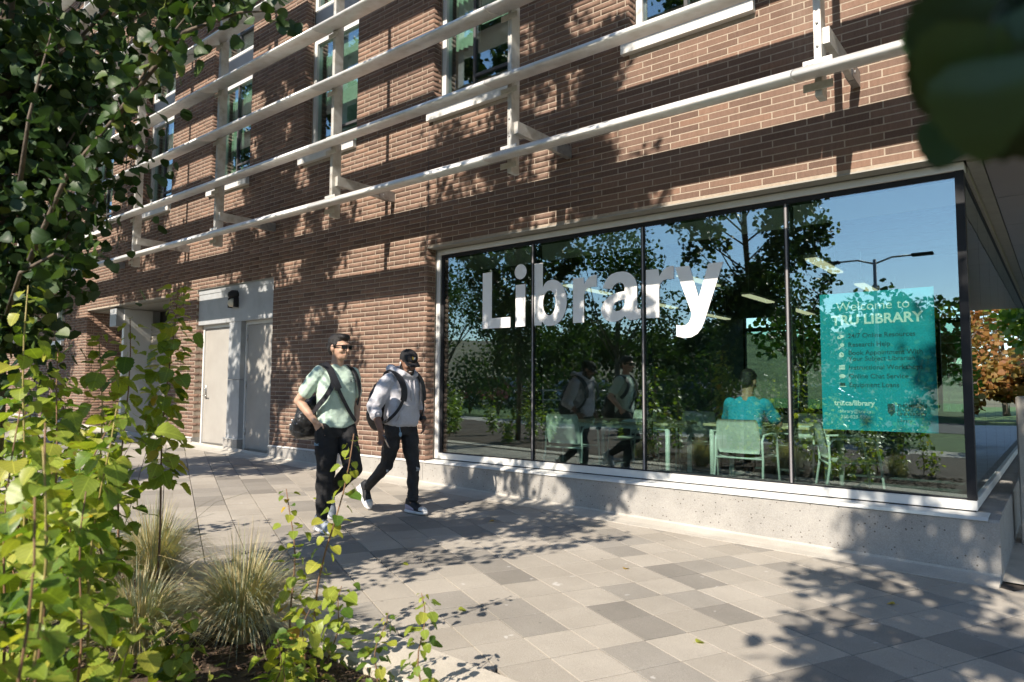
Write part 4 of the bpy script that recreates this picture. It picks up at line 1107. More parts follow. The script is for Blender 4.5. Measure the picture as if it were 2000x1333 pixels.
def head(mb, c, rot):
    E = lambda o, r_, nu=18, nv=12: mb.ellipsoid(Vector(c)+rot @ Vector(o), r_, nu, nv, rot=rot)
    E((-.008, 0, .028), (.098, .077, .098)); E((.012, 0, -.015), (.082, .068, .095)); E((.034, 0, -.065), (.056, .053, .050))
    E((.064, 0, -.082), (.028, .030, .024)); E((.084, 0, .030), (.020, .052, .016))          # chin, brow
    for s in (-1, 1):
        E((.066, s*.040, -.022), (.026, .022, .024)); E((-.006, s*.079, -.008), (.020, .011, .033), 10, 8)
    mb.tube([Vector(c)+rot @ Vector(p) for p in ((.088, 0, .022), (.102, 0, -.004), (.112, 0, -.026), (.100, 0, -.036))], [.009, .011, .016, .013], 10)
    E((.088, 0, -.058), (.014, .026, .007), 12, 8); E((.085, 0, -.072), (.014, .023, .008), 12, 8)
def hand(mb, w, d, side, curl=0.5, sp=0.018, roll=None):
    """w wrist, d unit direction of the palm, side: unit vector across the palm towards the thumb"""
    w, d, s = Vector(w), Vector(d).normalized(), Vector(side).normalized(); n_ = d.cross(s).normalized()
    mb.tube([w, w+d*.035, w+d*.075, w+d*.095], [(.022, .026), (.017, .038), (.016, .043), (.012, .040)], 12, up=n_)
    for i, (o, L_) in enumerate(((.030, .070), (.010, .078), (-.010, .073), (-.029, .058))):
        b = w+d*.088+s*o; k = curl*(1+.1*i)
        p1 = b+(d*math.cos(k*.5)+n_*math.sin(k*.5))*L_*.45
        p2 = p1+(d*math.cos(k*1.3)+n_*math.sin(k*1.3))*L_*.33
        p3 = p2+(d*math.cos(k*2.0)+n_*math.sin(k*2.0))*L_*.25
        mb.tube([b, p1, p2, p3], [.0095, .009, .0085, .007], 8); mb.ellipsoid(p3, (.007,)*3, 8, 6)
    b = w+d*.03+s*.028
    p1 = b+(s*.6+d*.75+n_*.35).normalized()*.045; p2 = p1+(d*.9+s*.1+n_*.4).normalized()*.036
    mb.tube([b, p1, p2], [.013, .011, .008], 8); mb.ellipsoid(p2, (.008,)*3, 8, 6)
def shoe(parent, ankle, toe_dir, pitch, mats, lace=None, size=1.0):
    """ankle joint; the foot points along toe_dir (yaw) and is pitched toe-down by pitch"""
    M = Matrix.Translation(ankle) @ Matrix.Rotation(toe_dir, 4, 'Z') @ Matrix.Rotation(pitch, 4, 'Y')
    def rings(secs):
        vv = []; n_ = 14
        for x, hw, zt, zb in secs:
            for j in range(n_):
                a = 2*math.pi*j/n_; ca, sa = math.cos(a), math.sin(a)
                y = hw*math.copysign(abs(ca)**.7, ca); zz = (zt if sa > 0 else -zb)*abs(sa)**.8
                vv.append(M @ Vector((x*size, y*size, ((zt*0+zz)-.0)*size)))
        return vv, n_
    up = [(-.085, .012, .030, .055), (-.078, .030, .055, .070), (-.045, .036, .070, .072), (.0, .037, .060, .072), (.05, .041, .018, .072), (.10, .046, -.012, .072), (.145, .044, -.026, .072), (.175, .030, -.038, .072), (.188, .010, -.050, .070)]
    def secfix(secs):
        vv = []; n_ = 14
        for x, hw, zt, zb in secs:
            for j in range(n_):
                a = 2*math.pi*j/n_; ca, sa = math.cos(a), math.sin(a)
                y = hw*math.copysign(abs(ca)**.75, ca)
                t_ = (sa+1)/2; zz = -zb+(zt+zb)*t_
                vv.append(M @ Vector((x*size, y*size, zz*size)))
        r_ = len(secs)
        ff = [(i*n_+j, i*n_+(j+1) % n_, (i+1)*n_+(j+1) % n_, (i+1)*n_+j) for i in range(r_-1) for j in range(n_)]
        ff += [tuple(range(n_-1, -1, -1)), tuple((r_-1)*n_+j for j in range(n_))]
        return vv, ff
    mb = MB(); mb.add(*secfix(up)); u = mb.build('shoe', mats[0], parent, True, off=(0, 0, 0))
    sole = [(-.092, .014, -.052, .096), (-.085, .036, -.056, .098), (-.04, .040, -.060, .098), (.04, .042, -.062, .098), (.10, .050, -.064, .098), (.15, .048, -.064, .097), (.185, .032, -.062, .093), (.198, .012, -.060, .088)]
    mb = MB(); mb.add(*secfix(sole)); mb.build('sole', mats[1], u, True, off=(0, 0, 0))
    if len(mats) > 2:
        cap = [(.118, .0465, -.0165, .070), (.147, .0452, -.0245, .070), (.177, .0312, -.0365, .070), (.191, .011, -.049, .068)]
        mb = MB(); mb.add(*secfix(cap)); mb.build('toe_cap', mats[2], u, True, off=(0, 0, 0))
    if len(mats) > 3:
        pn = [(-.087, .0125, .010, .054), (-.079, .031, .034, .069), (-.045, .0372, .022, .071), (.0, .0385, -.004, .071), (.045, .0415, -.030, .071)]
        mb = MB(); mb.add(*secfix(pn)); mb.build('side_panel', mats[3], u, True, off=(0, 0, 0))
    if lace:
        mb = MB()
        for i in range(5):
            x = .015+.022*i; zz = .053-.019*i
            mb.tube([M @ Vector(p) for p in ((x-.006, .028, zz-.012), (x, .0, zz+.004), (x+.006, -.028, zz-.012))], .0045, 6)
        mb.build('lace', lace, u, True, off=(0, 0, 0))
    return u
def folds(freq, amp, seed=0, zlim=None):
    def f(co):
        x, y, z_ = co[:, 0], co[:, 1], co[:, 2]
        a = np.sin(z_*freq+3*np.sin(x*9+seed)+2.5*np.sin(y*11+seed*2))*np.sin(z_*freq*.37+y*14+seed)
        b = vnoise(y*1.0+x*.8+50+seed, z_*1.0+50, 12, 7+seed)-.5
        c = vnoise(x+y+30, z_*2.2+seed+30, 26, 8+seed)-.5
        return (amp*(.5*a+1.0*b+.5*c)).astype(np.float32)
    return f
def strap(mb, pts, w, t_=.006, n=10):
    """flat band: pts with surface normals (p, normal)"""
    P = [Vector(p) for p, q in pts]; N = [Vector(q).normalized() for p, q in pts]
    vv = []
    for i, p in enumerate(P):
        t = (P[min(i+1, len(P)-1)]-P[max(i-1, 0)]).normalized(); s = t.cross(N[i]).normalized()
        vv += [p-s*w/2, p+s*w/2, p+s*w/2+N[i]*t_, p-s*w/2+N[i]*t_]
    k = len(P)
    ff = [(i*4+j, i*4+(j+1) % 4, (i+1)*4+(j+1) % 4, (i+1)*4+j) for i in range(k-1) for j in range(4)]+[(3, 2, 1, 0), tuple((k-1)*4+j for j in range(4))]
    mb.add(vv, ff)
def smooth_path(pts, n=5):
    """Catmull-Rom through (point, normal) pairs"""
    out = []; k = len(pts)
    for i in range(k-1):
        p0, p1, p2, p3 = (Vector(pts[max(i-1, 0)][0]), Vector(pts[i][0]), Vector(pts[i+1][0]), Vector(pts[min(i+2, k-1)][0]))
        for j in range(n):
            t = j/n
            q = .5*((2*p1)+(p2-p0)*t+(2*p0-5*p1+4*p2-p3)*t*t+(3*p1-p0-3*p2+p3)*t**3)
            out.append((q, Vector(pts[i][1]).lerp(Vector(pts[i+1][1]), t)))
    out.append((Vector(pts[-1][0]), Vector(pts[-1][1]))); return out

# ---- the man in the mint shirt ------------------------------------------------
H1 = R(-6)
m1 = empty('person', (-5.17, 3.86, gz(-5.17)), H1)
tag(m1, 'man in mint shirt, black trousers and sunglasses walking with hands in pockets', 'person')
hr1 = head_rot(R(14), R(2)); hc1 = (.045, 0, 1.645)
shR, shL = (-.005, -.172, 1.415), (-.005, .172, 1.415)
elR, elL = (-.155, -.275, 1.165), (-.10, .285, 1.165)
wrR, wrL = (.01, -.205, .985), (.03, .205, .985)
legs1 = dict(R=[(0, -.095, .93), (.03, -.10, .50), (-.02, -.10, .095)], L=[(.01, .095, .93), (.20, .075, .56), (-.20, .085, .30)])
def torso_core(mb, k=1.0):
    loft(mb, [((0, 0, .86), .10*k, .145*k), ((0, 0, .95), .105*k, .155*k), ((0, 0, 1.08), .095*k, .140*k), ((0, 0, 1.25), .115*k, .160*k), ((0, 0, 1.36), .115*k, .172*k), ((-.005, 0, 1.43), .095*k, .165*k), ((0, 0, 1.475), .06*k, .10*k)])
mb = MB(); torso_core(mb, .9); head(mb, hc1, hr1)
limb(mb, [(0, 0, 1.42), (.02, 0, 1.50), (.03, 0, 1.58)], [.062, .057, .055])
for s, e, w_ in ((shR, elR, wrR), (shL, elL, wrL)):
    limb(mb, [s, e, w_], [.058, .046, .030])
hand(mb, wrR, (.30, .42, -.86), (.75, .3, .5), .35); hand(mb, wrL, (.30, -.42, -.86), (.75, -.3, .5), .35)
for k in 'RL': limb(mb, legs1[k], [.075, .052, .038])
remeshed('body', mb, 'skin_light', m1, .0065, 3)
mb = MB()
loft(mb, [((.0, 0, .925), .128, .178), ((.0, 0, .95), .132, .180), ((.005, 0, 1.08), .122, .168), ((.01, 0, 1.24), .134, .182), ((.008, 0, 1.34), .130, .186), ((-.005, 0, 1.42), .108, .168), ((0, 0, 1.468), .075, .118), ((.012, 0, 1.492), .060, .075)])
for s, e in ((shR, elR), (shL, elL)):
    S, E_ = Vector(s), Vector(e)
    limb(mb, [S+Vector((0, -.05*math.copysign(1, -S.y)*-1*0, 0)), S.lerp(E_, .35), S.lerp(E_, .66)], [.068, .068, .071])
remeshed('shirt', mb, 'mint_cloth', m1, .0075, 3, folds(26, .009, 1))
mb = MB()
loft(mb, [((0, 0, .84), .115, .165), ((0, 0, .93), .122, .172), ((0, 0, .985), .118, .166)])
limb(mb, [legs1['R'][0], (.035, -.10, .70), legs1['R'][1], (.0, -.10, .28), (-.015, -.10, .135)], [.105, .098, .080, .070, .052])
limb(mb, [legs1['L'][0], (.11, .085, .74), legs1['L'][1], (-.03, .08, .415), (-.165, .085, .325)], [.105, .098, .082, .068, .050])
remeshed('trousers', mb, 'black_cloth', m1, .0085, 2, folds(30, .010, 3))
flat = flat_shape('leg_print', [[(0, 0), (.008, 0), (.008, .026), (0, .026)], [(.012, 0), (.018, 0), (.018, .02), (.012, .02)], [(.022, 0), (.03, 0), (.03, .016), (.022, .016)], [(.034, 0), (.046, 0), (.046, .004), (.038, .004), (.038, .014), (.046, .014), (.046, .018), (.034, .018)]], 0, 0, 0, .001, 'print_blue', m1)
flat.location = (.035, -.221, .775); flat.rotation_euler = (0, 0, R(25))
flat = flat_shape('chest_mark', [[(0, 0), (.014, .006), (.014, .012), (.006, .015), (.006, .020), (.014, .022), (.0, .028)], [(.020, .012), (.034, .012), (.034, .017), (.020, .017)], [(.040, 0), (.054, .006), (.050, .02), (.040, .028)]], 0, 0, 0, .001, 'black_cloth', m1)
flat.location = (.152, .06, 1.335); flat.rotation_euler = (R(-5), 0, R(75))
mb = MB(); HC = Vector(hc1)
E = lambda o, r_: mb.ellipsoid(HC+hr1 @ Vector(o), r_, 18, 12, rot=hr1)
E((-.018, 0, .052), (.100, .082, .088)); E((.045, 0, .098), (.062, .062, .034)); E((-.060, 0, -.005), (.050, .072, .075)); E((.07, 0, .10), (.03, .05, .022))
for s in (-1, 1): E((.012, s*.070, .035), (.018, .012, .045))
remeshed('hair', mb, 'hair_black', m1, .006, 1, folds(120, .004, 5))
sg = MB()
for s in (-1, 1):
    P = lambda *o: HC+hr1 @ Vector(o)
    sg.add([P(.112, s*.008, .026), P(.098, s*.064, .026), P(.098, s*.062, -.008), P(.108, s*.040, -.014), P(.112, s*.012, -.004),
            P(.106, s*.008, .026), P(.092, s*.064, .026), P(.092, s*.062, -.008), P(.102, s*.040, -.014), P(.106, s*.012, -.004)],
           [(0, 1, 2, 3, 4), (9, 8, 7, 6, 5), (0, 5, 6, 1), (1, 6, 7, 2), (2, 7, 8, 3), (3, 8, 9, 4), (4, 9, 5, 0)])
    sg.tube([P(.097, s*.064, .020), P(.05, s*.080, .018), P(-.005, s*.084, .012), P(-.02, s*.080, -.008)], .005, 6)
sg.tube([HC+hr1 @ Vector((.111, -.012, .018)), HC+hr1 @ Vector((.116, 0, .020)), HC+hr1 @ Vector((.111, .012, .018))], .004, 6)
sg.build('sunglasses', 'lens_black', m1, off=(0, 0, 0))
sh = shoe(m1, (-.02, -.10, .098), R(0), 0.0, ['shoe_grey', 'shoe_white'], 'shoe_navy')
part('toe_tip', 'red_rubber', sh, lambda mb: mb.ellipsoid((.165, -.10, .022), (.012, .028, .016), 12, 8), True, True)
shoe(m1, (-.20, .085, .275), R(0), R(55), ['shoe_grey', 'shoe_white'], 'shoe_navy')
bag1 = empty('shoulder_bag', m1.location, H1)
tag(bag1, 'black leather shoulder bag slung behind the man in the mint shirt', 'bag')
mb = MB(); mb.ellipsoid((-.27, -.10, 1.01), (.115, .15, .19), 18, 12); mb.ellipsoid((-.30, -.12, .92), (.12, .16, .12), 18, 12); mb.ellipsoid((-.20, -.08, 1.10), (.07, .12, .12), 14, 10)
remeshed('bag_body', mb, 'black_leather', bag1, .009, 2, folds(34, .016, 9))
part('buckle', 'steel', bag1, lambda mb: (mb.ellipsoid((-.395, -.21, .98), (.012, .012, .016), 10, 6), mb.ellipsoid((-.36, -.245, .94), (.010, .010, .014), 10, 6)), True, True)
band = smooth_path([((-.13, -.10, 1.30), (-1, 0, .2)), ((-.11, -.115, 1.44), (-.7, -.1, .7)), ((-.01, -.125, 1.482), (0, -.2, 1)), ((.085, -.12, 1.435), (.7, -.2, .7)), ((.142, -.115, 1.33), (1, -.2, .15)), ((.135, -.165, 1.22), (.8, -.6, 0)), ((.06, -.205, 1.12), (.3, -1, 0)), ((-.06, -.20, 1.04), (-.2, -1, 0)), ((-.16, -.16, 1.02), (-.7, -.7, 0))])
part('strap', 'black_nylon', bag1, lambda mb: strap(mb, band, .045, .010), False, True)
band2 = smooth_path([((-.11, -.115, 1.45), (-.7, -.1, .7)), ((-.01, -.125, 1.492), (0, -.2, 1)), ((.085, -.12, 1.447), (.7, -.2, .7)), ((.150, -.10, 1.34), (1, -.1, .15)), ((.156, -.04, 1.22), (1, 0, 0)), ((.146, .05, 1.08), (1, .1, 0)), ((.135, .125, .985), (.8, .5, 0))])
part('strap', 'black_nylon', bag1, lambda mb: strap(mb, band2, .030, .010), False, True)
part('shoulder_pad', 'black_nylon', bag1, lambda mb: strap(mb, [(p+Vector(q).normalized()*.004, q) for p, q in band2[4:19]], .062, .014), False, True)
band3 = smooth_path([((-.12, .10, 1.30), (-1, 0, .2)), ((-.10, .125, 1.44), (-.7, .1, .7)), ((-.01, .135, 1.478), (0, .2, 1)), ((.085, .14, 1.425), (.7, .3, .7)), ((.128, .155, 1.33), (1, .4, .15)), ((.10, .185, 1.22), (.7, .7, 0)), ((.03, .205, 1.14), (.2, 1, 0))])
part('strap', 'black_nylon', bag1, lambda mb: strap(mb, band3, .050, .010), False, True)

# ---- the man in the grey hoodie ----------------------------------------------
H2 = R(2)
m2 = empty('person', (-5.33, 4.80, gz(-5.33)), H2)
tag(m2, 'man in grey hoodie, black cap and ripped jeans looking down at his stride', 'person')
S2 = .945
hr2 = head_rot(R(-18), R(24)); hc2 = (.105, -.01, 1.545)
shR, shL = (.0, -.185, 1.345), (.02, .185, 1.345)
elR, elL = (-.09, -.29, 1.085), (-.05, .285, 1.09)
wrR, wrL = (.045, -.315, .865), (.10, .225, .945)
legs2 = dict(R=[(0, -.09, .88), (-.10, -.10, .49), (-.40, -.10, .215)], L=[(.01, .09, .88), (.10, .09, .485), (.10, .09, .095)])
mb = MB(); 
loft(mb, [((0, 0, .82), .09, .13), ((0, 0, .9), .095, .14), ((.01, 0, 1.05), .09, .13), ((.02, 0, 1.2), .10, .145), ((.02, 0, 1.30), .10, .16), ((.02, 0, 1.37), .08, .14), ((.03, 0, 1.41), .055, .08)])
head(mb, hc2, hr2)
limb(mb, [(.02, 0, 1.36), (.05, -.003, 1.43), (.075, -.005, 1.49)], [.062, .058, .056])
for s, e, w_ in ((shR, elR, wrR), (shL, elL, wrL)): limb(mb, [s, e, w_], [.055, .046, .031])
hand(mb, wrR, (.12, .06, -.99), (.95, .1, .15), .55); hand(mb, wrL, (.4, -.25, -.86), (.75, -.3, .5), .4)
for k in 'RL': limb(mb, legs2[k], [.07, .05, .037])
remeshed('body', mb, 'skin_dark', m2, .0065, 3)
mb = MB()
loft(mb, [((.01, 0, .885), .120, .162), ((.01, 0, .915), .140, .186), ((.015, 0, 1.0), .143, .190), ((.02, 0, 1.14), .142, .190), ((.025, 0, 1.26), .142, .200), ((.02, 0, 1.345), .120, .190), ((.03, 0, 1.40), .09, .13), ((.05, 0, 1.43), .075, .09)])
for s, e, w_ in ((shR, elR, wrR), (shL, elL, wrL)):
    S, E_, W_ = Vector(s), Vector(e), Vector(w_)
    limb(mb, [S, S.lerp(E_, .5), E_, E_.lerp(W_, .30)], [.086, .082, .078, .062])
    for q, r_ in ((.02, .080), (.14, .074), (.26, .068)): mb.ellipsoid(E_.lerp(W_, q), (r_, r_, .022), 14, 8)
# hood bunched around the neck
mb.tube([(.135, 0, 1.385), (.115, -.085, 1.42), (.03, -.125, 1.455), (-.06, -.10, 1.475), (-.09, 0, 1.46), (-.06, .10, 1.475), (.03, .125, 1.455), (.115, .085, 1.42), (.135, 0, 1.385)], [.026, .034, .042, .05, .055, .05, .042, .034, .026], 12)
mb.ellipsoid((-.115, 0, 1.37), (.06, .12, .11), 16, 10)
remeshed('hoodie', mb, 'grey_fleece', m2, .0078, 3, folds(24, .011, 4))
part('drawstring', 'grey_fleece', m2, lambda mb: [mb.tube([(.150, s*.03, 1.36), (.170, s*.028, 1.27), (.172, s*.022, 1.15)], .0045, 6) for s in (-1, 1)], True, True)
part('pocket_seam', 'grey_fleece', m2, lambda mb: mb.tube([(.10, -.165, .94), (.135, -.125, 1.03), (.155, -.10, 1.10), (.165, 0, 1.105), (.155, .10, 1.10), (.135, .125, 1.03)], .006, 6), True, True)
mb = MB()
loft(mb, [((0, 0, .80), .105, .150), ((0, 0, .88), .112, .158), ((0, 0, .93), .108, .155)])
limb(mb, [legs2['R'][0], (-.045, -.095, .68), legs2['R'][1], (-.26, -.10, .345), (-.375, -.10, .245)], [.098, .088, .068, .060, .050])
limb(mb, [legs2['L'][0], (.06, .09, .68), legs2['L'][1], (.105, .09, .29), (.10, .09, .15)], [.098, .086, .068, .062, .056])
for q in (.145, .175, .205): mb.ellipsoid((.10, .09, q), (.066, .064, .016), 14, 8)
remeshed('jeans', mb, 'black_denim', m2, .008, 2, folds(34, .010, 6))
part('ripped_thread', 'print_white', m2, lambda mb: [mb.tube([(.168, .09+.012*i, .47-.004*i), (.178, .09+.012*i, .455), (.172, .088+.012*i, .435)], .0022, 5) for i in range(-2, 3)]+[mb.tube([(-.035+.01*i, -.15, .455), (-.03+.01*i, -.16, .43)], .002, 5) for i in range(3)], True, True)
mb = MB(); HC = Vector(hc2)
mb.ellipsoid(HC+hr2 @ Vector((.020, 0, -.062)), (.078, .067, .066), 18, 12, rot=hr2); 
P = lambda *o: HC+hr2 @ Vector(o)
bd = MB()
for s in (-1, 1):
    bd.tube([P(-.008, s*.074, .0), P(.006, s*.072, -.045), P(.030, s*.056, -.088), P(.058, s*.034, -.108), P(.075, s*.008, -.110)], [.010, .016, .020, .022, .022], 10)
    bd.tube([P(.098, s*.004, -.046), P(.092, s*.026, -.050), P(.078, s*.036, -.075)], [.006, .007, .007], 8)
remeshed('beard', bd, 'hair_black', m2, .005, 1)
part('hair', 'hair_black', m2, lambda mb: mb.ellipsoid(P(-.030, 0, .020), (.082, .079, .078), 18, 12, rot=hr2), True, True)
part('teeth', 'eye_white', m2, lambda mb: mb.ellipsoid(P(.096, 0, -.0645), (.007, .020, .0055), 12, 6, rot=hr2), True, True)
for s in (-1, 1):
    e_ = part('eye', 'eye_white', m2, lambda mb: mb.ellipsoid(P(.080, s*.032, .006), (.012, .013, .007), 10, 8, rot=hr2), True, True)
    part('iris', 'lens_black', e_, lambda mb: mb.ellipsoid(P(.0895, s*.032, .004), (.004, .006, .006), 8, 6, rot=hr2), True, True)
ear = part('earbud', 'shoe_white', m2, lambda mb: (mb.ellipsoid(P(.004, -.088, -.006), (.009, .008, .009), 10, 8), mb.tube([P(.008, -.090, -.010), P(.014, -.090, -.036)], .0042, 8)), True, True)
cap = MB()
cap.ellipsoid(P(-.005, 0, .055), (.112, .089, .080), 24, 14, rot=hr2)
capo = remeshed('cap', cap, 'black_cloth', m2, .006, 2)
def brim(mb):
    vv = []
    for dz in (0, .005):
        for i in range(13):
            a = R(-62+124*i/12)
            vv.append(P(.090*math.cos(a)+.008, .088*math.sin(a), .030+dz))
        for i in range(13):
            a = R(-62+124*i/12)
            vv.append(P(.085+.085*math.cos(a), .086*math.sin(a), .018+dz-.012*abs(math.sin(a))))
    ff = [(i, 13+i, 14+i, i+1) for i in range(12)]+[(26+i, 27+i, 40+i, 39+i) for i in range(12)]+[(13+i, 39+i, 40+i, 14+i) for i in range(12)]
    mb.add(vv, ff)
part('cap_brim', 'black_cloth', capo, brim, True, True)
em = MB()
em.add([P(.1075, -.022, .080), P(.1085, -.004, .066), P(.100, .016, .088), P(.106, -.006, .094), P(.098, -.018, .104)], [(0, 1, 2, 3, 4)])
em.build('cap_badge', 'print_gold', capo, off=(0, 0, 0))
em = MB(); em.add([P(.1095, -.006, .078), P(.1085, .010, .072), P(.1015, .018, .090), P(.103, .004, .098)], [(0, 1, 2, 3)]); em.build('cap_badge', 'print_white', capo, off=(0, 0, 0))
shm = ['black_nylon', 'shoe_white', 'shoe_white', 'shoe_lilac']
shoe(m2, (.10, .09, .098), R(2), 0.0, shm, 'black_cloth')
shoe(m2, (-.40, -.10, .222), R(-4), R(48), ['black_nylon', 'shoe_white', 'shoe_white', 'shoe_white'], 'black_cloth')
wt = part('wrist_watch', 'black_nylon', m2, lambda mb: (mb.tube([Vector(wrL)+Vector((-.012, .002, .028)), Vector(wrL)+Vector((.002, -.004, -.004))], .038, 14),), True, True)
bag2 = empty('backpack', m2.location, H2); tag(bag2, 'black backpack on the back of the man in the grey hoodie', 'backpack')
mb = MB(); mb.ellipsoid((-.235, -.045, 1.10), (.125, .165, .26), 20, 14); mb.ellipsoid((-.26, -.045, 1.0), (.13, .165, .17), 20, 14); mb.ellipsoid((-.17, -.03, 1.20), (.08, .14, .17), 16, 10)
remeshed('bag_body', mb, 'black_nylon', bag2, .009, 3, folds(14, .012, 2))
part('grab_handle', 'black_nylon', bag2, lambda mb: mb.tube([(-.17, -.09, 1.36), (-.17, -.06, 1.40), (-.17, .0, 1.40), (-.17, .03, 1.36)], .010, 8), True, True)
for s in (-1, 1):
    b_p = smooth_path([((-.13, s*.10, 1.31), (-1, 0, .3)), ((-.085, s*.125, 1.42), (-.6, s*.1, .8)), ((.02, s*.14, 1.452), (.1, s*.2, 1)), ((.115, s*.145, 1.38), (.8, s*.2, .6)), ((.172, s*.135, 1.27), (1, s*.1, .1)), ((.172, s*.145, 1.15), (1, s*.2, 0)), ((.13, s*.185, 1.04), (.6, s*.8, 0)), ((.02, s*.205, .95), (0, s*1, 0)), ((-.13, s*.16, .92), (-.5, s*.8, 0))])
    part('strap', 'black_nylon', bag2, lambda mb: strap(mb, b_p, .030, .008), False, True)
    part('strap_pad', 'black_nylon', bag2, lambda mb: strap(mb, [(p+Vector(q).normalized()*.003, q) for p, q in b_p[4:26]], .068, .014), False, True)
ph = empty('phone', m2.location, H2); tag(ph, 'dark blue phone held low in the hand of the man in grey', 'phone')
pb = part('phone_body', 'phone_navy', ph, lambda mb: mb.bbox(-.004, .004, -.037, .037, -.075, .075, .004), False, True)
pb.location = (.105, -.292, .755); pb.rotation_euler = (R(12), R(-28), R(62))
pc = part('camera_lens', 'steel', pb, lambda mb: [mb.ellipsoid((.0045, -.020, .05-.018*i), (.003, .006, .006), 8, 6) for i in range(2)]+[mb.ellipsoid((-.0045, -.020, .05-.018*i), (.003, .006, .006), 8, 6) for i in range(2)], True, True)
kf = part('key_fob', 'print_blue', m2, lambda mb: (mb.tube([(.105, -.115, .885), (.12, -.12, .84)], .004, 6), mb.ellipsoid((.125, -.122, .815), (.008, .020, .026), 12, 8)), True, True)

# ---- the man reading inside -----------------------------------------------------
m3 = empty('person', (-2.60, 7.17, FL), R(90))
tag(m3, 'seated man in teal shirt seen from behind at a table behind the glass', 'person')
hr3 = head_rot(R(-6), R(20)); hc3 = (.075, .0, 1.20)
shR, shL = (.03, -.178, .965), (.03, .178, .965)
elR, elL = (.16, -.275, .76), (.16, .275, .76)
wrR, wrL = (.37, -.16, .765), (.37, .16, .765)
lg = dict(R=[(-.05, -.10, .52), (.36, -.11, .50), (.36, -.12, .10)], L=[(-.05, .10, .52), (.36, .11, .50), (.40, .12, .10)])
mb = MB(); loft(mb, [((-.08, 0, .46), .10, .15), ((-.08, 0, .58), .10, .145), ((-.04, 0, .75), .10, .145), ((.0, 0, .9), .11, .165), ((.03, 0, 1.0), .08, .14), ((.04, 0, 1.04), .055, .08)])
head(mb, hc3, hr3); limb(mb, [(.02, 0, 1.0), (.045, 0, 1.07), (.06, 0, 1.14)], [.064, .060, .058])
for s, e, w_ in ((shR, elR, wrR), (shL, elL, wrL)): limb(mb, [s, e, w_], [.056, .045, .030])
hand(mb, wrR, (.9, .4, -.05), (.2, .9, .1), .3); hand(mb, wrL, (.9, -.4, -.05), (.2, -.9, .1), .3)
for k in 'RL': limb(mb, lg[k], [.075, .052, .037])
remeshed('body', mb, 'skin_tan', m3, .0075, 3)
mb = MB(); loft(mb, [((-.08, 0, .47), .128, .18), ((-.08, 0, .6), .125, .175), ((-.045, 0, .75), .122, .172), ((.0, 0, .88), .130, .19), ((.02, 0, .97), .112, .195), ((.035, 0, 1.02), .078, .12), ((.04, 0, 1.045), .062, .075)])
for s, e in ((shR, elR), (shL, elL)):
    S, E_ = Vector(s), Vector(e); limb(mb, [S, S.lerp(E_, .4), S.lerp(E_, .74)], [.070, .068, .070])
remeshed('shirt', mb, 'teal_cloth', m3, .008, 3, folds(24, .010, 8))
mb = MB(); loft(mb, [((-.09, 0, .44), .12, .17), ((-.08, 0, .55), .12, .17)])
for k in 'RL': limb(mb, [lg[k][0], lg[k][1], (lg[k][2][0], lg[k][2][1], .14)], [.095, .072, .055])
remeshed('trousers', mb, 'black_cloth', m3, .009, 2, folds(26, .008, 2))
mb = MB(); HC = Vector(hc3)
for o, r_ in (((-.02, 0, .05), (.102, .083, .088)), ((-.06, 0, -.005), (.052, .074, .075)), ((.045, 0, .09), (.06, .06, .035))): mb.ellipsoid(HC+hr3 @ Vector(o), r_, 18, 12, rot=hr3)
remeshed('hair', mb, 'hair_black', m3, .006, 1, folds(120, .003, 4))
for k in 'RL': shoe(m3, (lg[k][2][0], lg[k][2][1], .098), 0, 0, ['shoe_white', 'shoe_white'])

# ------------------------------------------------------------------ leaves
def leaf_outline(n=9, serr=0.0, seed=0):
    """half outline of an aspen leaf, length 1 along x"""
    r_ = random.Random(seed); out = []
    for i in range(n+1):
        t = i/n
        x = t; w = 0.50*math.sin(math.pi*(t**0.74))**0.62 if 0 < t < 1 else 0.0
        out.append((x, w*(1+serr*((i % 2)*2-1)*.5)))
    return out
def leaf_mesh_data(n=9, serr=0.0, curl=0.15, fold=0.22, seed=0):
    o = leaf_outline(n, serr, seed); r_ = random.Random(seed+50)
    vv = []; ff = []
    tw = r_.uniform(-.3, .3)
    for i, (x, w) in enumerate(o):
        zc = -curl*x*x
        vv.append((x, 0, zc))
        a = fold+r_.uniform(-.05, .05)
        vv.append((x-.06*w, w, zc+w*a+tw*w*x*.5+.04*math.sin(x*7+seed)))
        vv.append((x-.06*w, -w, zc+w*a-tw*w*x*.5+.04*math.sin(x*6+seed+1)))
    for i in range(len(o)-1):
        a, b = 3*i, 3*i+3
        ff.append((a, b, b+1, a+1)); ff.append((a, a+2, b+2, b))
    return vv, ff
LEAFV = {}
def leaf_meshes(mat, k=6):
    if mat not in LEAFV:
        L_ = []
        for s in range(k):
            mb = MB(); v, f = leaf_mesh_data(12, 0.12, (-.15, .2, .38, .1, .55, .3)[s], (.12, .30, .22, .5, .05, .38)[s], seed=s*7+len(mat))
            mb.add(v, f); 
            # petiole
            mb.tube([(-.42, 0, .05), (-.2, .01, -.01), (0, 0, 0)], [.014, .012, .012], 4)
            L_.append(mb.mesh('leaf', mat, smooth=True))
        LEAFV[mat] = L_
    return LEAFV[mat]
def leaf_matrix(p, d, up, size):
    d = Vector(d).normalized(); up = Vector(up); z_ = (up-d*up.dot(d))
    z_ = z_.normalized() if z_.length > 1e-4 else d.orthogonal().normalized()
    y = z_.cross(d)
    M = Matrix((d*size, y*size, z_*size)).transposed().to_4x4(); M.translation = p
    return M
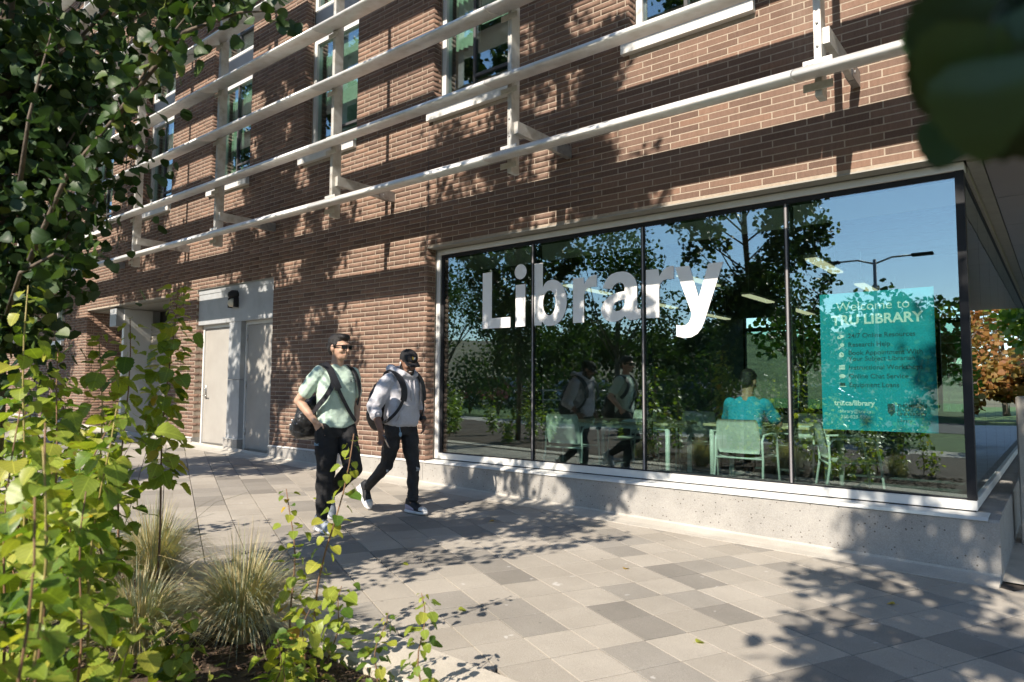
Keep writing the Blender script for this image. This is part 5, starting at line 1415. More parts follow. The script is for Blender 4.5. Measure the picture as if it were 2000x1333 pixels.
def leaf_mass(name, P, D, U, S, mat, parent, n=5):
    """many leaves as one mesh"""
    v, f = leaf_mesh_data(n, 0, .15, .2, 1); v = np.array(v); f = np.array(f)
    P, D, U, S = (np.asarray(q, float) for q in (P, D, U, S))
    D /= np.linalg.norm(D, axis=1)[:, None]; Z = U-D*(U*D).sum(1)[:, None]; Z /= np.linalg.norm(Z, axis=1)[:, None]+1e-9
    Y = np.cross(Z, D)
    V = P[:, None]+S[:, None, None]*(v[None, :, 0, None]*D[:, None]+v[None, :, 1, None]*Y[:, None]+v[None, :, 2, None]*Z[:, None])
    off = np.array(wloc(parent)) if parent is not None else 0
    lo = (f[None]+len(v)*np.arange(len(P))[:, None, None]).reshape(-1)
    me = np_mesh(name, V.reshape(-1, 3)-off, lo, 4, mat, smooth=True)
    return tag(link(name, me, parent), kind='stuff')

# ------------------------------------------------------------------ young aspen suckers in the bed
def sapling(x, y, h, lean, n, size, label, seed, mix=(.72, .26, .02), stems=1, z0=None, group=None, start=0.12, objs=True):
    r_ = random.Random(seed); z_ = bedz(x, y)-0.02 if z0 is None else z0
    root = empty('aspen_sapling', (x, y, z_)); tag(root, label, 'sapling', group)
    LP, LD, LU, LS = [], [], [], []
    for s in range(stems):
        a = r_.uniform(0, 6.28); hh = h*(1 if s == 0 else r_.uniform(.55, .9)); sp = .10*h if s else .02
        lx, ly = (lean if s == 0 else (lean[0]*.5+math.cos(a)*sp*2, lean[1]*.5+math.sin(a)*sp*2))
        pts = []; K_ = 9
        for i in range(K_):
            t = i/(K_-1)
            pts.append(Vector((math.cos(a)*sp*min(1, t*3)*.3+lx*t**1.5+.012*math.sin(t*9+seed), math.sin(a)*sp*min(1, t*3)*.3+ly*t**1.5+.012*math.cos(t*7+seed), hh*t)))
        rad = [.0052*hh**.5*(1-.72*i/(K_-1))+.0009 for i in range(K_)]
        part('stem', 'stem_bark' if r_.random() < .6 else 'stem_green', root, lambda mb: mb.tube(pts, rad, 6), True, True)
        m_ = max(3, int(n*2.25/stems)); ph_ = r_.uniform(0, 6.28)
        for i in range(m_):
            t = start+(1-start)*(i+.5*r_.random())/m_
            q = t*(K_-1); i0 = min(int(q), K_-2); p = pts[i0].lerp(pts[i0+1], q-i0)
            ph_ += 2.4+r_.uniform(-.5, .5)
            out = Vector((math.cos(ph_), math.sin(ph_), r_.uniform(-.1, .5)))
            sz = size*r_.uniform(.5, 1.18)*(1.0 if t < .88 else .62)
            q2 = p+out.normalized()*sz*r_.uniform(.45, 1.0)*(1+.6*(r_.random() < .25))
            d = Vector((out.x, out.y, r_.uniform(-1.3, .25)))
            up = Vector((out.x*.4+r_.uniform(-.5, .5), out.y*.4+r_.uniform(-.5, .5), 1.0))
            k = r_.random(); m = 'leaf_green' if k < mix[0] else ('leaf_yellow' if k < mix[0]+mix[1] else 'leaf_orange')
            if t > .9 and m == 'leaf_green' and r_.random() < .6: m = 'leaf_yellow'
            if objs:
                o = link('leaf', r_.choice(leaf_meshes(m)), root); o.matrix_local = leaf_matrix(q2, d, up, sz)
            else:
                LP.append(q2+Vector((x, y, z_))); LD.append(d); LU.append(up); LS.append(sz)
    if not objs: leaf_mass('foliage', LP, LD, LU, LS, 'leaf_far' if y < 0 else 'leaf_green', root)
    return root
SAP = [
 # x, y, height, lean, leaves, leaf size, label, colour mix, stems
 (-4.42, 1.98, 1.98, (.05, .03), 78, .088, 'tallest slender yellow green sapling, its tip in front of the roller door', (.30, .68, .02), 1),
 (-4.30, 1.72, 1.72, (-.04, .02), 72, .090, 'leafy sapling just behind the tallest slender one', (.45, .54, .01), 2),
 (-4.05, 1.50, 1.62, (-.08, .0), 74, .092, 'bushy sapling in front of the roller door jamb', (.5, .49, .01), 2),
 (-3.75, 1.18, 1.52, (-.1, .05), 66, .092, 'sapling with broad leaves below the dark tree crown', (.62, .37, .01), 2),
 (-3.42, .98, 1.78, (-.06, .0), 74, .088, 'sapling rising highest along the picture edge under the dark tree', (.5, .5, .0), 2),
 (-2.95, .80, 1.28, (-.05, .03), 60, .090, 'dense sapling at the picture edge at mid height', (.65, .34, .01), 2),
 (-2.90, 1.05, 1.30, (.05, .05), 56, .090, 'sapling with large pale leaves beside the far grass clump', (.7, .29, .01), 1),
 (-1.75, .50, 1.12, (-.04, .02), 40, .066, 'near sapling with large blurred leaves at the bottom picture corner', (.72, .27, .01), 2),
 (-2.05, .62, 1.20, (-.05, .02), 46, .070, 'sapling rising behind the nearest blurred one', (.68, .31, .01), 2),
 (-2.36, .72, 1.24, (-.03, .02), 46, .074, 'sapling with red brown stem in the near part of the thicket', (.65, .34, .01), 2),
 (-2.52, .88, 1.00, (.02, .02), 44, .076, 'sapling at the inner edge of the near thicket', (.72, .27, .01), 2),
 (-1.62, .62, .60, (.0, .02), 30, .060, 'low near sapling below the others at the bottom edge', (.70, .29, .01), 2),
 (-1.98, .98, .34, (.02, .02), 22, .056, 'ankle high sapling on the mulch in front of the thicket', (.68, .32, .0), 2),
 (-2.38, 1.22, .36, (.02, .02), 24, .058, 'ankle high sapling beside the thin straw grass', (.68, .32, .0), 2),
 (-2.86, 2.02, 1.14, (.17, .10), 21, .066, 'open sapling arching across the walking men', (.32, .62, .06), 1),
 (-2.92, 1.97, .84, (-.16, .06), 20, .058, 'thin sapling with orange leaves beside the arching one', (.25, .58, .17), 1),
 (-2.76, 2.06, .44, (.08, .02), 20, .064, 'short green sapling at the foot of the arching one', (.8, .19, .01), 1),
 (-2.72, 1.86, .36, (.04, .02), 26, .066, 'small bushy yellow sapling on the mulch by the kerb', (.45, .55, .0), 2),
 (-3.02, 1.42, .40, (.05, .04), 34, .066, 'knee high sapling between the two dry grass clumps', (.7, .3, .0), 2),
 (-2.46, 2.08, .36, (.03, .03), 17, .046, 'tiny upright sapling at the inner edge of the kerb', (.62, .38, .0), 1),
 (-2.19, 2.12, .47, (-.06, .05), 21, .048, 'small sapling leaning over the kerb nearest the pavers', (.72, .28, .0), 1),
 (-2.55, 1.62, .34, (.02, .02), 26, .060, 'low spreading sapling on bare mulch at the lower picture edge', (.45, .55, .0), 2),
]
for i, (x, y, h, ln, n, sz, lab, mix, st) in enumerate(SAP):
    sapling(x, y, h, ln, n, sz, lab, 100+i, mix, st, group='aspen saplings in the planting bed', start=.36 if i == 0 else .12)
# the rest of the thicket, farther along the bed and behind the photographer's feet
rs = random.Random(77)
for i in range(26):
    x = -5.2-rs.random()*8 if i < 15 else -9.0+rs.random()*9.5; y = rs.uniform(.2, 1.9) if i < 15 else rs.uniform(-2.9, -1.2)
    sapling(x, y, rs.uniform(.8, 1.7), (rs.uniform(-.1, .1), rs.uniform(-.1, .1)), 70, .085,
            'leafy aspen sapling farther along the bed under the street trees' if i < 15 else 'leafy aspen sapling in the rear strip of the bed', 300+i, stems=3,
            group='farther saplings along the bed' if i < 15 else 'saplings in the rear strip', objs=False)

# ------------------------------------------------------------------ blue oat grass
def grass(x, y, h, n, spread, label, seed):
    r_ = np.random.RandomState(seed); zb = bedz(x, y)-0.02
    root = empty('grass_clump', (x, y, zb)); tag(root, label, 'grass', 'dry ornamental grass clumps in the bed')
    K_ = 6; V = []; 
    a = r_.uniform(0, 2*np.pi, n); L_ = h*r_.uniform(.5, 1.1, n); out = spread*r_.uniform(.03, 1.12, n)**.75
    w = r_.uniform(.0016, .0034, n); b0 = .055*np.sqrt(r_.rand(n))
    dr = np.clip(out/spread*.75+r_.uniform(-.15, .15, n), 0, .85)
    ca, sa = np.cos(a), np.sin(a); wv = np.stack([-sa, ca, np.zeros(n)], -1)*w[:, None]
    for k in range(K_+1):
        t = k/K_
        rr = b0+out*t**1.5; zz = L_*(t-dr*t**3*.9)
        c = np.stack([ca*rr, sa*rr, zz], -1); tp = (1-t**2*.92)
        V.append(np.stack([c-wv*tp, c+wv*tp], 1))
    V = np.stack(V, 1).reshape(n, (K_+1)*2, 3)
    f = np.array([(2*k, 2*k+1, 2*k+3, 2*k+2) for k in range(K_)])
    lo = (f[None]+(K_+1)*2*np.arange(n)[:, None, None]).reshape(-1)
    tag(link('blades', np_mesh('blades', V.reshape(-1, 3), lo, 4, 'grass_blade', smooth=True), root), kind='stuff')
    # a few long seed stalks
    mb = MB(); q = random.Random(seed)
    for i in range(7):
        a_ = q.uniform(0, 6.28); s_ = q.uniform(.5, 1.3)*spread; H_ = h*q.uniform(.9, 1.35)
        mb.tube([(math.cos(a_)*s_*t**1.6, math.sin(a_)*s_*t**1.6, H_*(t-.25*t**4)) for t in (0, .25, .5, .75, 1)], [.0016, .0014, .0012, .001, .0006], 4)
    mb.build('seed_stalk', 'grass_blade', root, True, off=(0, 0, 0))
grass(-4.72, 2.10, .68, 1700, .50, 'blue green grass clump beside the paving behind the thicket', 1)
grass(-3.36, 1.95, .62, 1900, .46, 'dry straw grass clump at the kerb in front of the walking men', 2)
grass(-3.55, 1.52, .52, 1100, .40, 'thin straw grass clump among the low saplings', 3)
grass(-2.10, .80, .46, 420, .28, 'loose grass tuft at the near corner of the bed', 4)
grass(-5.9, 1.95, .5, 500, .36, 'grass clump farther along the kerb behind the thicket', 5)
grass(-1.95, 1.12, .34, 260, .24, 'short thin grass tuft low on the mulch', 6)

# ------------------------------------------------------------------ street trees
PROF = [(1.55, .15), (1.9, .42), (2.4, .47), (3.0, .50), (3.5, .85), (4.4, 1.65), (5.5, 1.85), (7.0, 1.9), (8.5, 1.6), (10.0, 1.0), (11.0, .2)]
PROF_OPEN = [(1.55, .15), (1.9, .42), (2.4, .7), (3.0, 1.0), (3.5, 1.4), (4.4, 1.9), (5.5, 1.95), (6.5, 1.25), (7.8, .85), (9.2, .45), (10.4, .1)]
def prof(z_, PR=None):
    PR = PR or PROF
    for (a, b), (c, d) in zip(PR[:-1], PR[1:]):
        if a <= z_ <= c: return b+(d-b)*(z_-a)/(c-a)
    return 0.0
def street_tree(x, y, label, seed, n_leaf=3600, extra=None, n_obj=0, size=.075, group='street trees along the bed', fill=0, PR=None, open_to=()):
    r_ = random.Random(seed); zb = gz(x)-.05
    root = empty('aspen_tree', (x, y, zb)); tag(root, label, 'tree', group)
    tr = [(0.03*math.sin(k*1.3+seed), .03*math.cos(k*1.7+seed), k*10.4/9) for k in range(10)]
    part('trunk', 'bark', root, lambda mb: mb.tube(tr, [.062*(1-.09*k) for k in range(10)], 12), True, True)
    limbs = MB(); tips = []
    for k in range(66):
        z1 = 1.65+9.2*((k+.5)/66)**1.05; a = k*2.399+r_.uniform(-.3, .3); rad = prof(z1, PR)*r_.uniform(.75, 1.05)
        if rad < .1: continue
        zs = max(1.3, z1-.35-rad*.55)
        p0 = Vector((0, 0, zs)); p3 = Vector((math.cos(a)*rad, math.sin(a)*rad, z1+.15))
        p1 = p0.lerp(p3, .35)+Vector((0, 0, -.05)); p2 = p0.lerp(p3, .7)+Vector((0, 0, -.02))
        limbs.tube([p0, p1, p2, p3], [.014*(.4+rad/1.7), .010*(.4+rad/1.7), .006, .002], 5)
        tips.append((p0, p1, p2, p3))
    for e in (extra or []):
        pts = [Vector(p)-Vector((x, y, zb)) for p in e]
        limbs.tube(pts, [.013-.0105*i/(len(pts)-1) for i in range(len(pts))], 5)
        for i in range(0, len(pts)-1):
            tips.append((pts[i], pts[i].lerp(pts[i+1], .33), pts[i].lerp(pts[i+1], .66), pts[i+1], 'x'))
    limbs.build('limbs', 'bark', root, True, off=(0, 0, 0))
    P, D, U, S = [], [], [], []
    per = n_leaf/len(tips)
    for tp in tips:
        L_ = (tp[3]-tp[0]).length; n_ = int(per*(.35+L_)) if len(tp) == 4 else int(16+22*L_)
        for i in range(n_):
            t = r_.uniform(.18, 1.05)**.8 if len(tp) == 4 else r_.random()
            if t < .5: p = tp[0].lerp(tp[1], t*2) if len(tp) == 5 else tp[1].lerp(tp[2], t*2)
            else: p = tp[2].lerp(tp[3], (t-.5)*2)
            sp = .26 if len(tp) == 4 else .11
            # leaves gather in tufts along the twigs
            tuft = Vector((math.sin(int(t*5)*12.9+tp[3].x*7), math.sin(int(t*5)*78.2+tp[3].y*5), math.sin(int(t*5)*37.7+tp[3].z*3)))*.14*(len(tp) == 4)
            p = p+tuft+Vector((r_.gauss(0, sp*.5), r_.gauss(0, sp*.5), r_.gauss(0, sp*.45)))
            P.append(p); a = r_.uniform(0, 6.28)
            D.append(Vector((math.cos(a)*.7, math.sin(a)*.7, r_.uniform(-1.3, .1)))); U.append(Vector((r_.gauss(0, .6), r_.gauss(0, .6), r_.uniform(.2, 1))))
            S.append(size*r_.uniform(.6, 1.15)*(1.0 if p.z < 3.5 else 1.42))
    for i in range(fill):   # the close-set lower crown
        z1 = r_.uniform(1.55, 3.5); a = r_.uniform(0, 6.28); rr = (prof(z1)+.10)*math.sqrt(r_.random())
        wob = .75+.25*math.sin(a*3+z1*5)*math.sin(z1*7+a)
        P.append(Vector((math.cos(a)*rr*wob, math.sin(a)*rr*wob, z1))); b2 = r_.uniform(0, 6.28)
        D.append(Vector((math.cos(b2)*.7, math.sin(b2)*.7, r_.uniform(-1.3, .1)))); U.append(Vector((r_.gauss(0, .6), r_.gauss(0, .6), r_.uniform(.2, 1)))); S.append(size*r_.uniform(.65, 1.15))
    base = Vector((x, y, zb))
    def sunny(p):   # openings in the crown through which the sun reaches the walkers
        q = p+base
        for (ox, oy, z0, z1, hw, pr) in open_to:
            t = (oy-q.y)/SUN_TRAVEL.y; h = q+SUN_TRAVEL*t
            if abs(h.x-ox) < hw and z0 < h.z < z1 and r_.random() < pr: return True
        return False
    idx = [i for i in range(len(P)) if not (open_to and sunny(P[i]))]
    if n_obj:
        idx.sort(key=lambda i: -vis_size(*(P[i]+base)))
        ms = leaf_meshes('leaf_tree')
        for i in idx[:n_obj]:
            if vis_size(*(P[i]+base)) <= 0: continue
            o = link('leaf', r_.choice(ms), root); o.matrix_local = leaf_matrix(P[i], D[i], U[i], S[i])
        idx = idx[n_obj:]
    leaf_mass('crown', [P[i]+base for i in idx], [D[i] for i in idx], [U[i] for i in idx], [S[i] for i in idx], 'leaf_tree', root)
    return root
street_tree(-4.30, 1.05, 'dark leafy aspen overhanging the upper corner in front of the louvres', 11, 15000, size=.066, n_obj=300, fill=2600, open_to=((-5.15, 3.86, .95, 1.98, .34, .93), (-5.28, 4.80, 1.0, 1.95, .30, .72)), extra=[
    [(-3.75, 1.05, 2.0), (-3.42, 1.08, 2.35), (-3.2, 1.2, 2.62), (-3.02, 1.28, 2.88), (-2.93, 1.40, 3.12)],
    [(-3.2, 1.2, 2.62), (-2.98, 1.36, 2.98), (-2.86, 1.56, 3.12), (-2.74, 1.72, 3.16)],
    [(-3.85, 1.0, 1.75), (-3.62, .98, 1.92), (-3.45, 1.06, 2.0), (-3.36, 1.13, 1.96)],
    [(-3.7, .98, 2.3), (-3.5, .95, 2.6), (-3.38, .98, 2.95)]])
street_tree(0.78, -0.55, 'aspen beside the camera whose blurred leaves hang at the top corner', 12, 11000, PR=PROF_OPEN, fill=400, extra=[
    [(0.60, -0.38, 2.35), (0.34, 0.05, 2.10), (0.10, 0.40, 1.86), (0.0, 0.62, 1.74)]])
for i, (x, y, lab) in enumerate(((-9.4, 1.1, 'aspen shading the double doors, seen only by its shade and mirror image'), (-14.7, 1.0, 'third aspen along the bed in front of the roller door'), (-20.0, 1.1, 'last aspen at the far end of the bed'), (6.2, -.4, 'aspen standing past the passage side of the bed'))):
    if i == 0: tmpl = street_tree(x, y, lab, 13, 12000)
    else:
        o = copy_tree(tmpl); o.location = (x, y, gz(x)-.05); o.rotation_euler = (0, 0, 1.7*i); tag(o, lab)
# leaves hanging close to the lens on a twig of the near aspen
near = bpy.data.objects['aspen_tree.001']; nb = wloc(near); rn = random.Random(5)
part('twig', 'stem_bark', near, lambda mb: (mb.tube([Vector(p)-nb for p in ((0.0, .62, 1.74), (-.02, .56, 1.70), (-.028, .52, 1.645), (-.03, .49, 1.62))], [.0028, .0024, .002, .0015], 5),
     mb.tube([Vector(p)-nb for p in ((0.0, .62, 1.74), (-.05, .66, 1.735), (-.075, .69, 1.70))], [.002, .0018, .001], 5)), True, True)
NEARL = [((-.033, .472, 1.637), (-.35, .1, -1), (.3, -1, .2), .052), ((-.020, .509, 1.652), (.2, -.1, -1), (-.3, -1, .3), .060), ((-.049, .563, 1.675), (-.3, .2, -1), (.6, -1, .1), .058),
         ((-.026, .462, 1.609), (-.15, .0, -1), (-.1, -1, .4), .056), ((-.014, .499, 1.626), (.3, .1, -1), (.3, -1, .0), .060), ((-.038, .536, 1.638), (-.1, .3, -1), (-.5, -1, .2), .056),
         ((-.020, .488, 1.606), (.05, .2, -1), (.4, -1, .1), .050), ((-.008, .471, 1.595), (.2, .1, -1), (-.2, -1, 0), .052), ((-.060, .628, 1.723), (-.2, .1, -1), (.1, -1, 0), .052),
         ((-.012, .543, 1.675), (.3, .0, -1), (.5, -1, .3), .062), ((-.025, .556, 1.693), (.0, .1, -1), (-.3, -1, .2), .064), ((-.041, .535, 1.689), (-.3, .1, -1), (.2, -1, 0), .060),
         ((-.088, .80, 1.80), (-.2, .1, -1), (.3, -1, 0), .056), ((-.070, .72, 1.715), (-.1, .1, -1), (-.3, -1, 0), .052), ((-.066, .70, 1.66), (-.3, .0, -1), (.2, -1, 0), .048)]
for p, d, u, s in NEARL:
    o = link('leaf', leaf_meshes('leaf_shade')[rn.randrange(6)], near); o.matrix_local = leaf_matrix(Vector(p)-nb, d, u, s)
# unseen foliage added above the lens to keep the near twig in shade
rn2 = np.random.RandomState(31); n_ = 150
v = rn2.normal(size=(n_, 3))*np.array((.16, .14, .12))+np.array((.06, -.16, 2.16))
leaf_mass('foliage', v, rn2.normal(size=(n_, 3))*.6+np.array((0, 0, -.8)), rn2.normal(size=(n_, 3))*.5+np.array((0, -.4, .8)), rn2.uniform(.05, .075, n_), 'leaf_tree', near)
part('shade_bough', 'bark', near, lambda mb: mb.tube([Vector(p)-nb for p in ((.70, -.50, 1.9), (.40, -.32, 2.12), (.10, -.18, 2.18), (-.08, -.08, 2.14))], [.014, .010, .006, .002], 6), True, True)  # added out of view to carry that shading foliage

# ------------------------------------------------------------------ what the glass mirrors: lawn, street, far trees, cars, lamp
def big_tree(x, y, h, r, label, seed, mat='leaf_far', n=5200, size=.20, group='trees across the street', trunk=None, zb=None):
    r_ = np.random.RandomState(seed); q = random.Random(seed); zb = gz(x)-.1 if zb is None else zb
    root = empty('shade_tree', (x, y, zb)); tag(root, label, 'tree', group)
    th = trunk or h*.3
    part('trunk', 'bark', root, lambda mb: (mb.tube([(0, 0, 0), (.05, .03, th*.6), (0, 0, th), (.1, 0, h*.75)], [.20, .16, .13, .04], 10),
         [mb.tube([(0, 0, th*(.7+.3*i/7)), (math.cos(i*2.4)*r*.4, math.sin(i*2.4)*r*.4, th+h*.18), (math.cos(i*2.4)*r*.75, math.sin(i*2.4)*r*.75, th+h*(.25+.06*i))], [.07, .045, .015], 6) for i in range(8)]), True, True)
    # crown of several uneven masses
    cs = [(Vector((q.gauss(0, r*.42), q.gauss(0, r*.42), th+(h-th)*q.uniform(.12, .92))), q.uniform(.32, .55)*r) for _ in range(16)]
    per = n//len(cs); P = []
    for c, rr in cs:
        v = r_.normal(size=(per, 3)); v /= np.linalg.norm(v, axis=1)[:, None]; v *= (rr*r_.uniform(.55, 1.05, per)**.6)[:, None]; v[:, 2] *= .85
        P.append(v+np.array(c))
    P = np.concatenate(P); m_ = len(P)
    leaf_mass('crown', P+np.array((x, y, zb)), r_.normal(size=(m_, 3))+np.array((0, 0, -.5)), r_.normal(size=(m_, 3))*.7+np.array((0, 0, .8)), r_.uniform(.7, 1.3, m_)*size, mat, root, n=3)
    return root
for i, (x, y, h, r, lab) in enumerate((
    (-22, -25, 11, 4.2, 'broad tree across the street behind the parked cars'), (-13.5, -27, 8.5, 3.4, 'rounded tree across the street'),
    (-31, -24, 12, 4.6, 'tall tree at the far bend of the street'), (-7.0, -30, 5.0, 2.2, 'smaller tree across the street near the lamp'),
    (-29, -10.2, 6.0, 2.4, 'round lawn tree this side of the street'), (-34, -9.2, 5.4, 2.2, 'small lawn tree near the rear footpath'),
    (3.5, -26, 9, 3.6, 'tree across the street past the lamp'), (-40, -28, 12, 5, 'outermost tree along the street'))):
    big_tree(x, y, h, r, lab, 40+i)
# beyond the building
for i, (x, y, h, r, mat, lab) in enumerate(((-4.6, 27, 6, 2.4, 'autumn_leaf', 'orange autumn tree beyond the rear windows'), (-8.5, 30, 8, 3.2, 'leaf_green', 'green tree beyond the rear windows'), (-1.5, 33, 7, 3.0, 'leaf_green', 'green tree past the end of the passage'),
                                           (4.5, 44, 6, 3.0, 'autumn_leaf', 'russet tree at the end of the lawn beyond the passage'), (9.5, 46, 7, 3.4, 'autumn_leaf', 'broad russet tree far down the passage'), (1.5, 50, 8, 3.6, 'autumn_leaf', 'rust coloured tree farthest beyond the passage'), (3.2, 38, 2.6, 1.8, 'autumn_leaf', 'low russet shrub tree on the far lawn'), (6.4, 39, 2.4, 1.8, 'autumn_leaf', 'low golden shrub tree next to the russet one'), (0.2, 40, 2.6, 1.9, 'autumn_leaf', 'low russet tree in line with the passage'))):
    big_tree(x, y, h, r, lab, 60+i, mat, 2600, .26, 'trees behind the building')
# planter tree at the end of the passage
pt = empty('planter', (1.15, 21.0, gz(1.1))); tag(pt, 'black tapered planter with a leafy shrub at the end of the passage', 'planter')
part('tub', 'black_metal', pt, lambda mb: mb.add([(-.32, -.32, 0), (.32, -.32, 0), (.32, .32, 0), (-.32, .32, 0), (-.45, -.45, .7), (.45, -.45, .7), (.45, .45, .7), (-.45, .45, .7)], [(0, 3, 2, 1), (4, 5, 6, 7), (0, 1, 5, 4), (1, 2, 6, 5), (2, 3, 7, 6), (3, 0, 4, 7)]), False, True)
part('stem', 'bark', pt, lambda mb: mb.tube([(0, 0, .68), (.02, 0, 1.1), (0, .02, 1.6)], [.04, .03, .02], 8), True, True)
_q = np.random.RandomState(8); v = _q.normal(size=(1100, 3)); v /= np.linalg.norm(v, axis=1)[:, None]; v *= (_q.rand(1100)**.4)[:, None]*np.array((.75, .75, .85))
leaf_mass('foliage', v+np.array((1.15, 21.0, 1.75)), _q.normal(size=(1100, 3)), _q.normal(size=(1100, 3))+np.array((0, 0, .6)), _q.uniform(.07, .12, 1100), 'leaf_green', pt, n=3)

# street lamp with two arms
sl = empty('street_lamp', (-4.6, -11.5, gz(-4.6)-.08)); tag(sl, 'grey twin arm street lamp beside the road', 'street lamp')
part('pole', 'galvanised', sl, lambda mb: mb.tube([(0, 0, 0), (0, 0, 5.6)], [.075, .05], 12), True, True)
for s in (-1, 1):
    part('arm', 'galvanised', sl, lambda mb: mb.tube([(0, 0, 5.45), (s*.5, 0, 5.62), (s*1.1, 0, 5.62)], .03, 8), True, True)
    part('lantern', 'black_metal', sl, lambda mb: mb.bbox(s*1.35-.3, s*1.35+.3, -.12, .12, 5.57, 5.66, .02), False, True)
# metal guard rail by the rear footpath
gr = empty('guard_rail', (-15.5, -6.4, gz(-15.5)-.1)); tag(gr, 'tubular metal guard rail on the lawn edge by the rear footpath', 'railing')
for i in range(4): part('rail_post', 'steel', gr, lambda mb: mb.tube([(i*1.3, 0, 0), (i*1.3, 0, 1.05)], .024, 8), True, True)
for z_ in (.4, .72, 1.05): part('rail', 'steel', gr, lambda mb: mb.tube([(0, 0, z_), (3.9, 0, z_)], .022, 8), True, True)

# parked cars
for nme, c in (('car_silver', (.45, .46, .48)), ('car_black', (.02, .02, .024)), ('car_blue', (.04, .08, .20)), ('car_red', (.30, .03, .03))):
    surf(nme, c, 0.25, 0.5, var=0.02, coat=0.8)
surf('tyre', (.02, .02, .02), .85, var=.1); surf('car_window', (.02, .025, .03), .06, var=.05); surf('head_lamp', (.7, .7, .72), .1, var=.02); surf('tail_lamp', (.4, .02, .02), .2, var=.02)
def car(x, y, mat, label, rz=0):
    c = empty('parked_car', (x, y, gz(x)-.08), rz); tag(c, label, 'car', 'cars parked along the street')
    # cross sections along the length: (x, half width, bottom, belt, roof or None)
    side = [(-2.15, .42), (-2.2, .62), (-2.1, .92), (-1.75, .98), (-1.15, 1.40), (-.3, 1.47), (.45, 1.42), (1.05, 1.02), (1.8, .90), (2.15, .72), (2.2, .45), (2.1, .30), (-2.05, .30)]
    mb = MB(); n_ = len(side); vv = []
    for w, k in ((-.86, 0), (-.80, 1), (.80, 1), (.86, 0)):
        for px, pz in side:
            t = max(0, (pz-.95)/.5); ww = w*(1-.22*t) if k == 0 else w*(1-.26*t)
            vv.append((px*(1 if k == 0 else 1.0), ww, pz+(0.03 if k == 1 and pz > .8 else 0)))
    ff = [(r_*n_+i, r_*n_+(i+1) % n_, (r_+1)*n_+(i+1) % n_, (r_+1)*n_+i) for r_ in range(3) for i in range(n_)]+[tuple(range(n_-1, -1, -1)), tuple(3*n_+i for i in range(n_))]
    mb.add(vv, ff); body = mb.build('body', mat, c, off=(0, 0, 0))
    for s in (-1, 1):
        part('side_window', 'car_window', c, lambda mb: mb.add([(-1.45, s*.835, 1.03), (.85, s*.845, 1.03), (.42, s*.725, 1.36), (-.3, s*.705, 1.40), (-1.08, s*.725, 1.34), (-1.45, s*.80, 1.03), (.85, s*.80, 1.03), (.42, s*.69, 1.36), (-.3, s*.67, 1.40), (-1.08, s*.69, 1.34)], [(0, 1, 2, 3, 4), (9, 8, 7, 6, 5)]+[(i, 5+i, 5+(i+1) % 5, (i+1) % 5) for i in range(5)]), False, True)
        part('headlight', 'head_lamp', c, lambda mb: mb.ellipsoid((2.06, s*.62, .72), (.12, .16, .08), 12, 8), True, True)
        part('tail_light', 'tail_lamp', c, lambda mb: mb.ellipsoid((-2.12, s*.64, .82), (.08, .14, .09), 12, 8), True, True)
        for xx in (-1.35, 1.35):
            w_ = part('wheel', 'tyre', c, lambda mb: mb.tube([(xx, s*.70, .32), (xx, s*.89, .32)], .32, 20), True, True)
            part('rim', 'steel', w_, lambda mb: mb.tube([(xx, s*.885, .32), (xx, s*.898, .32)], .19, 16), True, True)
    part('windscreen', 'car_window', c, lambda mb: mb.add([(1.06, -.70, 1.055), (1.06, .70, 1.055), (.50, .60, 1.445), (.50, -.60, 1.445), (1.0, -.70, 1.0), (1.0, .70, 1.0), (.46, .60, 1.39), (.46, -.60, 1.39)], [(0, 1, 2, 3), (7, 6, 5, 4), (0, 4, 5, 1), (1, 5, 6, 2), (2, 6, 7, 3), (3, 7, 4, 0)]), False, True)
for x, m, lab in ((-17.5, 'car_silver', 'silver car parked across the lawn'), (-12.2, 'car_black', 'black car parked next to the silver one'), (-6.9, 'car_blue', 'blue car parked near the twin arm lamp'), (-22.8, 'car_red', 'dark red car parked beyond the silver one')):
    car(x, -14.6, m, lab)

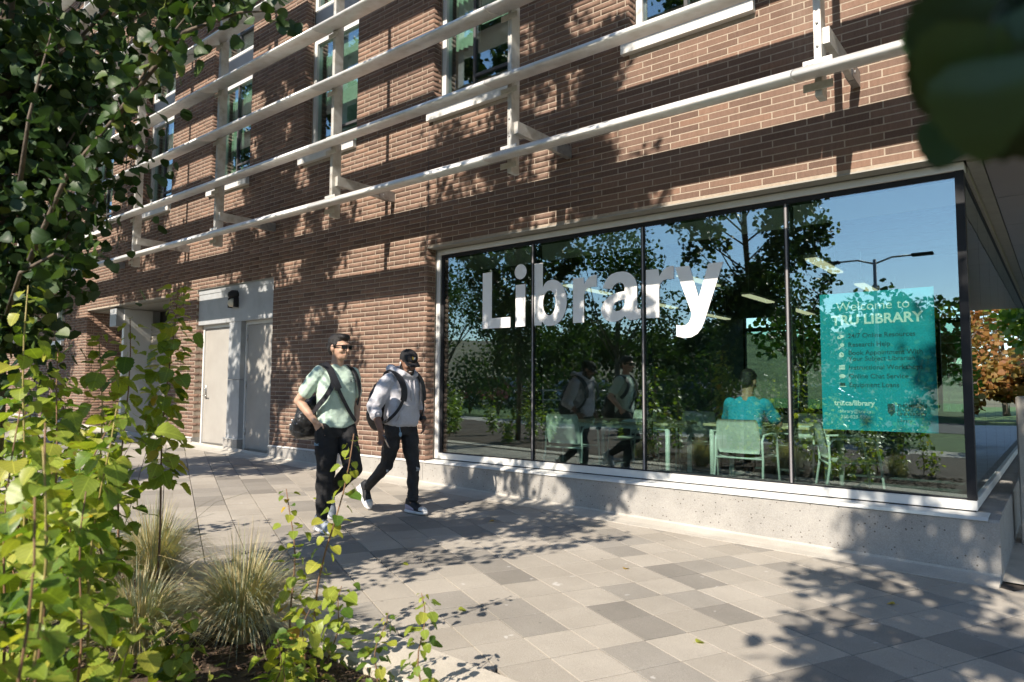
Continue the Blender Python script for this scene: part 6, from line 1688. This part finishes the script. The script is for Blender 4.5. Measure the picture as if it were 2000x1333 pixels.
# shrubs between the lawn and the rear footpath
rq = random.Random(21)
def shrub(x, y, h, r, label, seed, mat):
    r_ = np.random.RandomState(seed); zb = gz(x)-.1
    root = empty('shrub', (x, y, zb)); tag(root, label, 'shrub', 'shrubs along the rear footpath')
    part('stems', 'stem_bark', root, lambda mb: [mb.tube([(0, 0, 0), (math.cos(k*1.3)*r*.4, math.sin(k*1.3)*r*.4, h*.5), (math.cos(k*1.3)*r*.7, math.sin(k*1.3)*r*.7, h*.9)], [.02, .014, .005], 5) for k in range(5)], True, True)
    n = 900; v = r_.normal(size=(n, 3)); v /= np.linalg.norm(v, axis=1)[:, None]; v *= (r_.rand(n)**.35)[:, None]*np.array((r, r, h*.5))
    v[:, 2] += h*.52; v += r_.normal(size=(n, 3))*.08
    leaf_mass('foliage', v+np.array((x, y, zb)), r_.normal(size=(n, 3))+np.array((0, 0, -.4)), r_.normal(size=(n, 3))*.6+np.array((0, 0, .8)), r_.uniform(.08, .15, n), mat, root, n=3)
for i in range(16):
    shrub(-24+i*1.75+rq.uniform(-.4, .4), -6.9+rq.uniform(-.7, .5), rq.uniform(1.5, 2.9), rq.uniform(.8, 1.2), 'leafy green shrub on the lawn edge behind the rear footpath', 500+i, 'leaf_far')
for i in range(9):
    big_tree(-34+i*5.2+rq.uniform(-1, 1), -33+rq.uniform(-3, 3), rq.uniform(4.5, 6.5), rq.uniform(2.6, 3.6), 'dense tree in the row beyond the street', 600+i, 'leaf_far', 3000, .30, 'dense row of trees beyond the street')
# low hills around the campus
surf('hill_scrub', (0.13, 0.115, 0.06), 0.95, var=0.4, scale=0.15, world_co=True)
na, nr = 96, 10; vv = []
for i in range(nr):
    rr = 62+i*16
    for j in range(na):
        a = 2*math.pi*j/na
        vv.append((rr*math.cos(a), 5+rr*math.sin(a), -.6+(0 if i == 0 else 1.9*i*(.75+.35*math.sin(a*3+1)+.2*math.sin(a*7)))))
mb = MB(); mb.add(vv, [(i*na+j, i*na+(j+1) % na, (i+1)*na+(j+1) % na, (i+1)*na+j) for i in range(nr-1) for j in range(na)])
tag(mb.build('hills', 'hill_scrub', None, True), kind='structure')
# a few fallen leaves on the paving
for x, y, a_, m in ((-3.9, 3.55, .4, 'leaf_yellow'), (-2.6, 4.6, 2.0, 'leaf_orange'), (-4.4, 5.2, 4.0, 'leaf_orange'), (-1.6, 3.6, 1.1, 'leaf_yellow'), (-6.6, 4.7, 5.2, 'leaf_yellow'), (-0.9, 5.1, 3.3, 'leaf_orange'), (-2.9, 3.1, .9, 'leaf_yellow')):
    o = link('fallen_leaf', leaf_meshes(m)[1]); o.matrix_world = leaf_matrix(Vector((x, y, gz(x)+.006)), (math.cos(a_), math.sin(a_), .04), (0, 0, 1), .05)
    tag(o, 'small dry fallen leaf lying on the pavers', 'leaf', 'fallen leaves on the paving')
